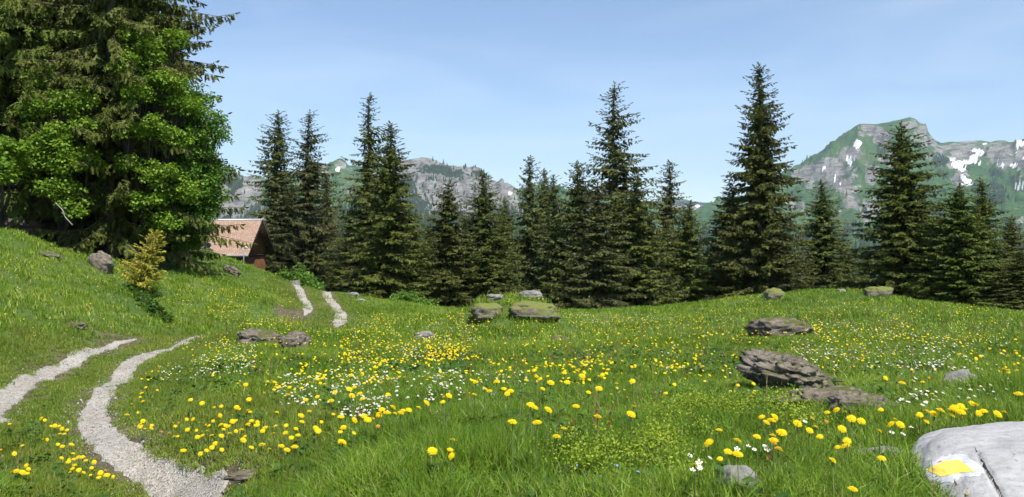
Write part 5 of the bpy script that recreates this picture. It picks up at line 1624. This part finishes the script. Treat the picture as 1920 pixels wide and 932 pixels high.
for k in range(len(DAN)):
    if np.isnan(DP[k, 0]):
        continue
    lab, grp = dandelion_place(*DAN[k])
    d = DP[k, 1]
    bud = rg.uniform() < 0.07
    size = rg.uniform(0.034, 0.051) * (0.75 if rg.uniform() < 0.2 else 1)
    tilt = (rg.normal(0.38, 0.28), rg.normal(0.1, 0.28), 0)
    if bud:
        lab, size = lab.replace('yellow dandelion', 'half closed orange dandelion'), size * 0.8
    me_h = DHB if bud else DH[k % 3]
    e = obj('dandelion', None, loc=DP[k], label=lab, cat='dandelion', group=grp + (' half closed' if bud else ''))
    obj('flower_head', me_h, e, loc=(0, 0, hd[k]), rot=tilt, scale=(size, size, size))
    obj('stem', STEMS[k % 4], e, loc=(0, 0, hd[k]), rot=(0, 0, rg.uniform(0, 6.28)), scale=(hd[k] * 0.8 if hd[k] > 0.12 else 0.12, 0.28, hd[k]))

# the uncountable rest: yellow heads across the meadow
def single_flower(head, hs, sth, stem=True):
    mb = MB()
    return head
TY = [template('yellow_flower', m) for m in DHS]
def fill(regions, seed, h0, h1):
    rg = np.random.default_rng(seed)
    P = []
    for x0, y0, x1, y1, n, cl in regions:
        m = n * 3
        px, py = rg.uniform(x0, x1, m), rg.uniform(y0, y1, m)
        nz = fbm(p3(px / (70 * cl), py / (22 * cl)), 4, seed)
        o = np.argsort(-(nz + rg.uniform(-0.75, 0.75, m)))[:n]
        hh = rg.uniform(h0, h1, len(o))
        H = hit(px[o], py[o], hh)
        H = np.column_stack([H, hh])
        P.append(H[~np.isnan(H[:, 0])])
    P = np.vstack(P)
    return P
YR = [(640,585,900,680,800,1.0),(800,600,1320,690,800,1.0),(1060,590,1320,620,260,1.0),(640,640,1100,720,200,1.0),(1300,560,1900,640,650,1.0),(1400,600,1920,700,330,1.0),(1100,660,1420,740,90,1.0),
      (390,540,560,610,360,0.8),(330,500,470,600,130,0.8),(400,590,560,680,200,0.8),(300,560,420,640,60,0.8),(240,640,480,720,70,0.8),(560,620,720,720,180,0.8),(0,480,280,640,60,1.2),(660,585,740,610,90,0.6),(850,560,1060,620,70,1.0),(480,690,640,740,40,1)]
PY = fill(YR, 900, 0.09, 0.15)
kp = (rut_dist(PY[:, 0], PY[:, 1]) > 0.4) & excl(PY[:, 0], PY[:, 1])
PY = PY[kp]
PY = PY[RNG.uniform(size=len(PY)) < 0.78]
n = len(PY)
s_ = RNG.uniform(0.018, 0.036, n)
scatter('yellow_wildflowers', 'countless small yellow flowers strewn over the meadow', 'wildflowers', PY[:, :3] + np.column_stack([np.zeros((n, 2)), PY[:, 3]]), np.stack([RNG.normal(0.3, 0.3, n), RNG.normal(0.1, 0.3, n), np.zeros(n)], -1), np.stack([s_] * 3, -1), TY)

# white flowers: the 300 that show largest stand singly, the rest is a mass
def daisy_mesh(seed, petals):
    rg = np.random.default_rng(seed)
    V, T, tm = [], [], []
    for k in range(petals):
        a = 2 * math.pi * k / petals + rg.uniform(-0.1, 0.1)
        c, s = math.cos(a), math.sin(a); w = 1.9 / petals
        b = len(V); u = rg.uniform(0.02, 0.12)
        V += [(c * 0.1, s * 0.1, 0.02), (c * 0.36 + s * w * 0.5, s * 0.36 - c * w * 0.5, u), (c * 0.5, s * 0.5, u), (c * 0.36 - s * w * 0.5, s * 0.36 + c * w * 0.5, u)]
        T += [(b, b + 1, b + 2), (b, b + 2, b + 3)]; tm += [0, 0]
    b = len(V)
    for k in range(6):
        V.append((0.15 * math.cos(k * math.pi / 3), 0.15 * math.sin(k * math.pi / 3), 0.05))
    V.append((0, 0, 0.12))
    for k in range(6):
        T.append((b + k, b + (k + 1) % 6, b + 6)); tm.append(1)
    # thin stalk
    b = len(V)
    V += [(-0.03, 0, 0), (0.03, 0, 0), (0.05, 0.1, -3.0), (-0.05, 0.1, -3.0)]
    T += [(b, b + 1, b + 2), (b, b + 2, b + 3)]; tm += [2, 2]
    return make_mesh('daisy', np.array(V), T, None, [WHITE, EYE, STEM], tmat=tm)
DM = [daisy_mesh(950, 9), daisy_mesh(951, 5), daisy_mesh(952, 7)]
WL = zs([(498,315),(540,293),(602,312),(672,253),(722,220),(780,213),(825,293),(888,300),(762,317),(735,345),(1175,203),(1247,200),(1360,160),(630,598),(555,608),(452,597)], 1580, 690, 4.906)
WL += zs([(597,470),(652,500),(750,473),(765,498),(65,555),(248,580),(150,620),(152,650),(157,672),(90,687),(1070,220),(1112,250),(495,498)], 1280, 740, 4.853)
WL += zs([(577,632),(635,612),(855,580),(808,630),(872,652),(490,678),(485,712),(540,540),(375,550),(730,545),(690,480),(645,495)], 640, 580, 4.66)
WR = [(620,645,870,750,430,1.0),(640,740,730,780,70,0.6),(370,640,480,700,180,0.8),(300,670,420,715,60,0.7),(520,700,640,760,120,0.8),(1480,590,1900,690,800,1.0),(1060,585,1330,605,260,1.0),(660,588,900,640,220,1.0),
      (0,480,260,640,80,1.2),(1240,620,1500,700,70,1.0),(1690,680,1900,760,60,0.8),(850,690,1000,720,30,0.8),(430,480,560,600,50,1.0),(1300,560,1700,590,160,1.0),(380,560,620,640,60,1)]
PW = fill(WR, 910, 0.08, 0.13)
WLa = np.array(WL); hw = RNG.uniform(0.10, 0.16, len(WLa))
PL = hit(WLa[:, 0], WLa[:, 1], hw, behind_boulder=True); PL = np.column_stack([PL, hw]); PL = PL[~np.isnan(PL[:, 0])]
kp = (rut_dist(PW[:, 0], PW[:, 1]) > 0.42) & excl(PW[:, 0], PW[:, 1])
PW = PW[kp]
PW = PW[np.argsort(PW[:, 1])]
single = np.vstack([PL, PW[:300 - len(PL)]])
rest = PW[300 - len(PL):]
def daisy_place(P):
    px = P[0] / P[1] * FPX + CXP
    if px < 320: return 'small white daisy in the grass near the left bank'
    if px < 480: return 'small white daisy in the drift beside the right gravel rut'
    if px < 645: return 'small white daisy in the loose drift above the dandelion band'
    if px < 900:
        w1 = 'left end' if px < 700 else 'middle' if px < 780 else 'right end'
        return 'small white flower at the %s of the dense white drift, %s side' % (w1, 'near' if P[1] < 8.2 else 'far')
    if px < 1270: return 'small white daisy among the grass of the centre foreground'
    if px < 1560: return 'small white daisy in the foreground below the layered rock'
    if P[1] < 6.5:
        return 'white daisy between layered rock and painted boulder, %s' % ('among the dandelions' if P[1] < 5.0 else 'in the tall grass at the right' if px > 1780 else 'in the row beyond the dandelions')
    return 'small white daisy in the right meadow behind the layered rock'
for k, P in enumerate(single):
    s = RNG.uniform(0.015, 0.022) * (1.4 if k < len(PL) else 1)
    lab = daisy_place(P)
    obj('daisy', DM[k % 3], loc=(P[0], P[1], P[2] + P[3]), rot=(RNG.normal(0.35, 0.2), RNG.normal(0.1, 0.2), 0), scale=(s, s, s * 1.5), label=lab, cat='daisy', group='daisies: ' + lab.split(' ', 2)[2])
TW_ = [template('white_flower', m) for m in DM]
n = len(rest)
s_ = RNG.uniform(0.013, 0.022, n)
scatter('white_wildflowers', 'countless small white flowers strewn over the meadow', 'wildflowers', rest[:, :3] + np.column_stack([np.zeros((n, 2)), rest[:, 3]]), np.stack([RNG.normal(0.3, 0.25, n), RNG.normal(0.1, 0.25, n), np.zeros(n)], -1), np.stack([s_] * 3, -1), TW_)
# a few blue and pink ones
def tiny(name, label, spots, mat, seed, size):
    m = ray_flower(seed, [(5, 0.5, 0.05, 0.22)], mat)
    P = fill(spots, seed, 0.08, 0.15)
    n = len(P); s_ = RNG.uniform(0.7, 1.2, n) * size
    scatter(name, label, 'wildflowers', P[:, :3] + np.column_stack([np.zeros((n, 2)), P[:, 3]]), np.stack([RNG.normal(0.3, 0.3, n), RNG.normal(0, 0.3, n), RNG.uniform(0, 6.28, n)], -1), np.stack([s_] * 3, -1), [template('petals', m)])
tiny('blue_wildflowers', 'specks of pale blue forget-me-nots in the grass', [(800,705,1010,740,40,1),(1080,870,1200,895,8,1),(360,525,400,560,26,1),(150,495,190,510,20,1),(470,600,500,612,14,1),(1690,690,1760,705,14,1)], BLUE, 960, 0.013)
tiny('pink_wildflowers', 'specks of pink flowers in the meadow', [(1500,595,1550,650,22,1),(470,680,490,700,6,1),(960,552,975,560,6,1),(990,640,1080,680,8,1)], PINK, 961, 0.018)

# ------------------------------------------------------------------ air
M = Mat('air')
M.n.remove(M.bsdf)
pv = M.node('ShaderNodeVolumePrincipled')
pv.inputs['Color'].default_value = (0.62, 0.80, 1.0, 1)
pv.inputs['Density'].default_value = 0.00007
pv.inputs['Anisotropy'].default_value = 0.1
M.link(pv.outputs[0], M.out.inputs['Volume'])
mb = MB(); mb.box((-9500, -700, -420), (9500, 9800, 900))
obj('haze', mb.mesh('haze', [M.m]), kind='stuff', label='thin bluish mountain air', cat='haze')
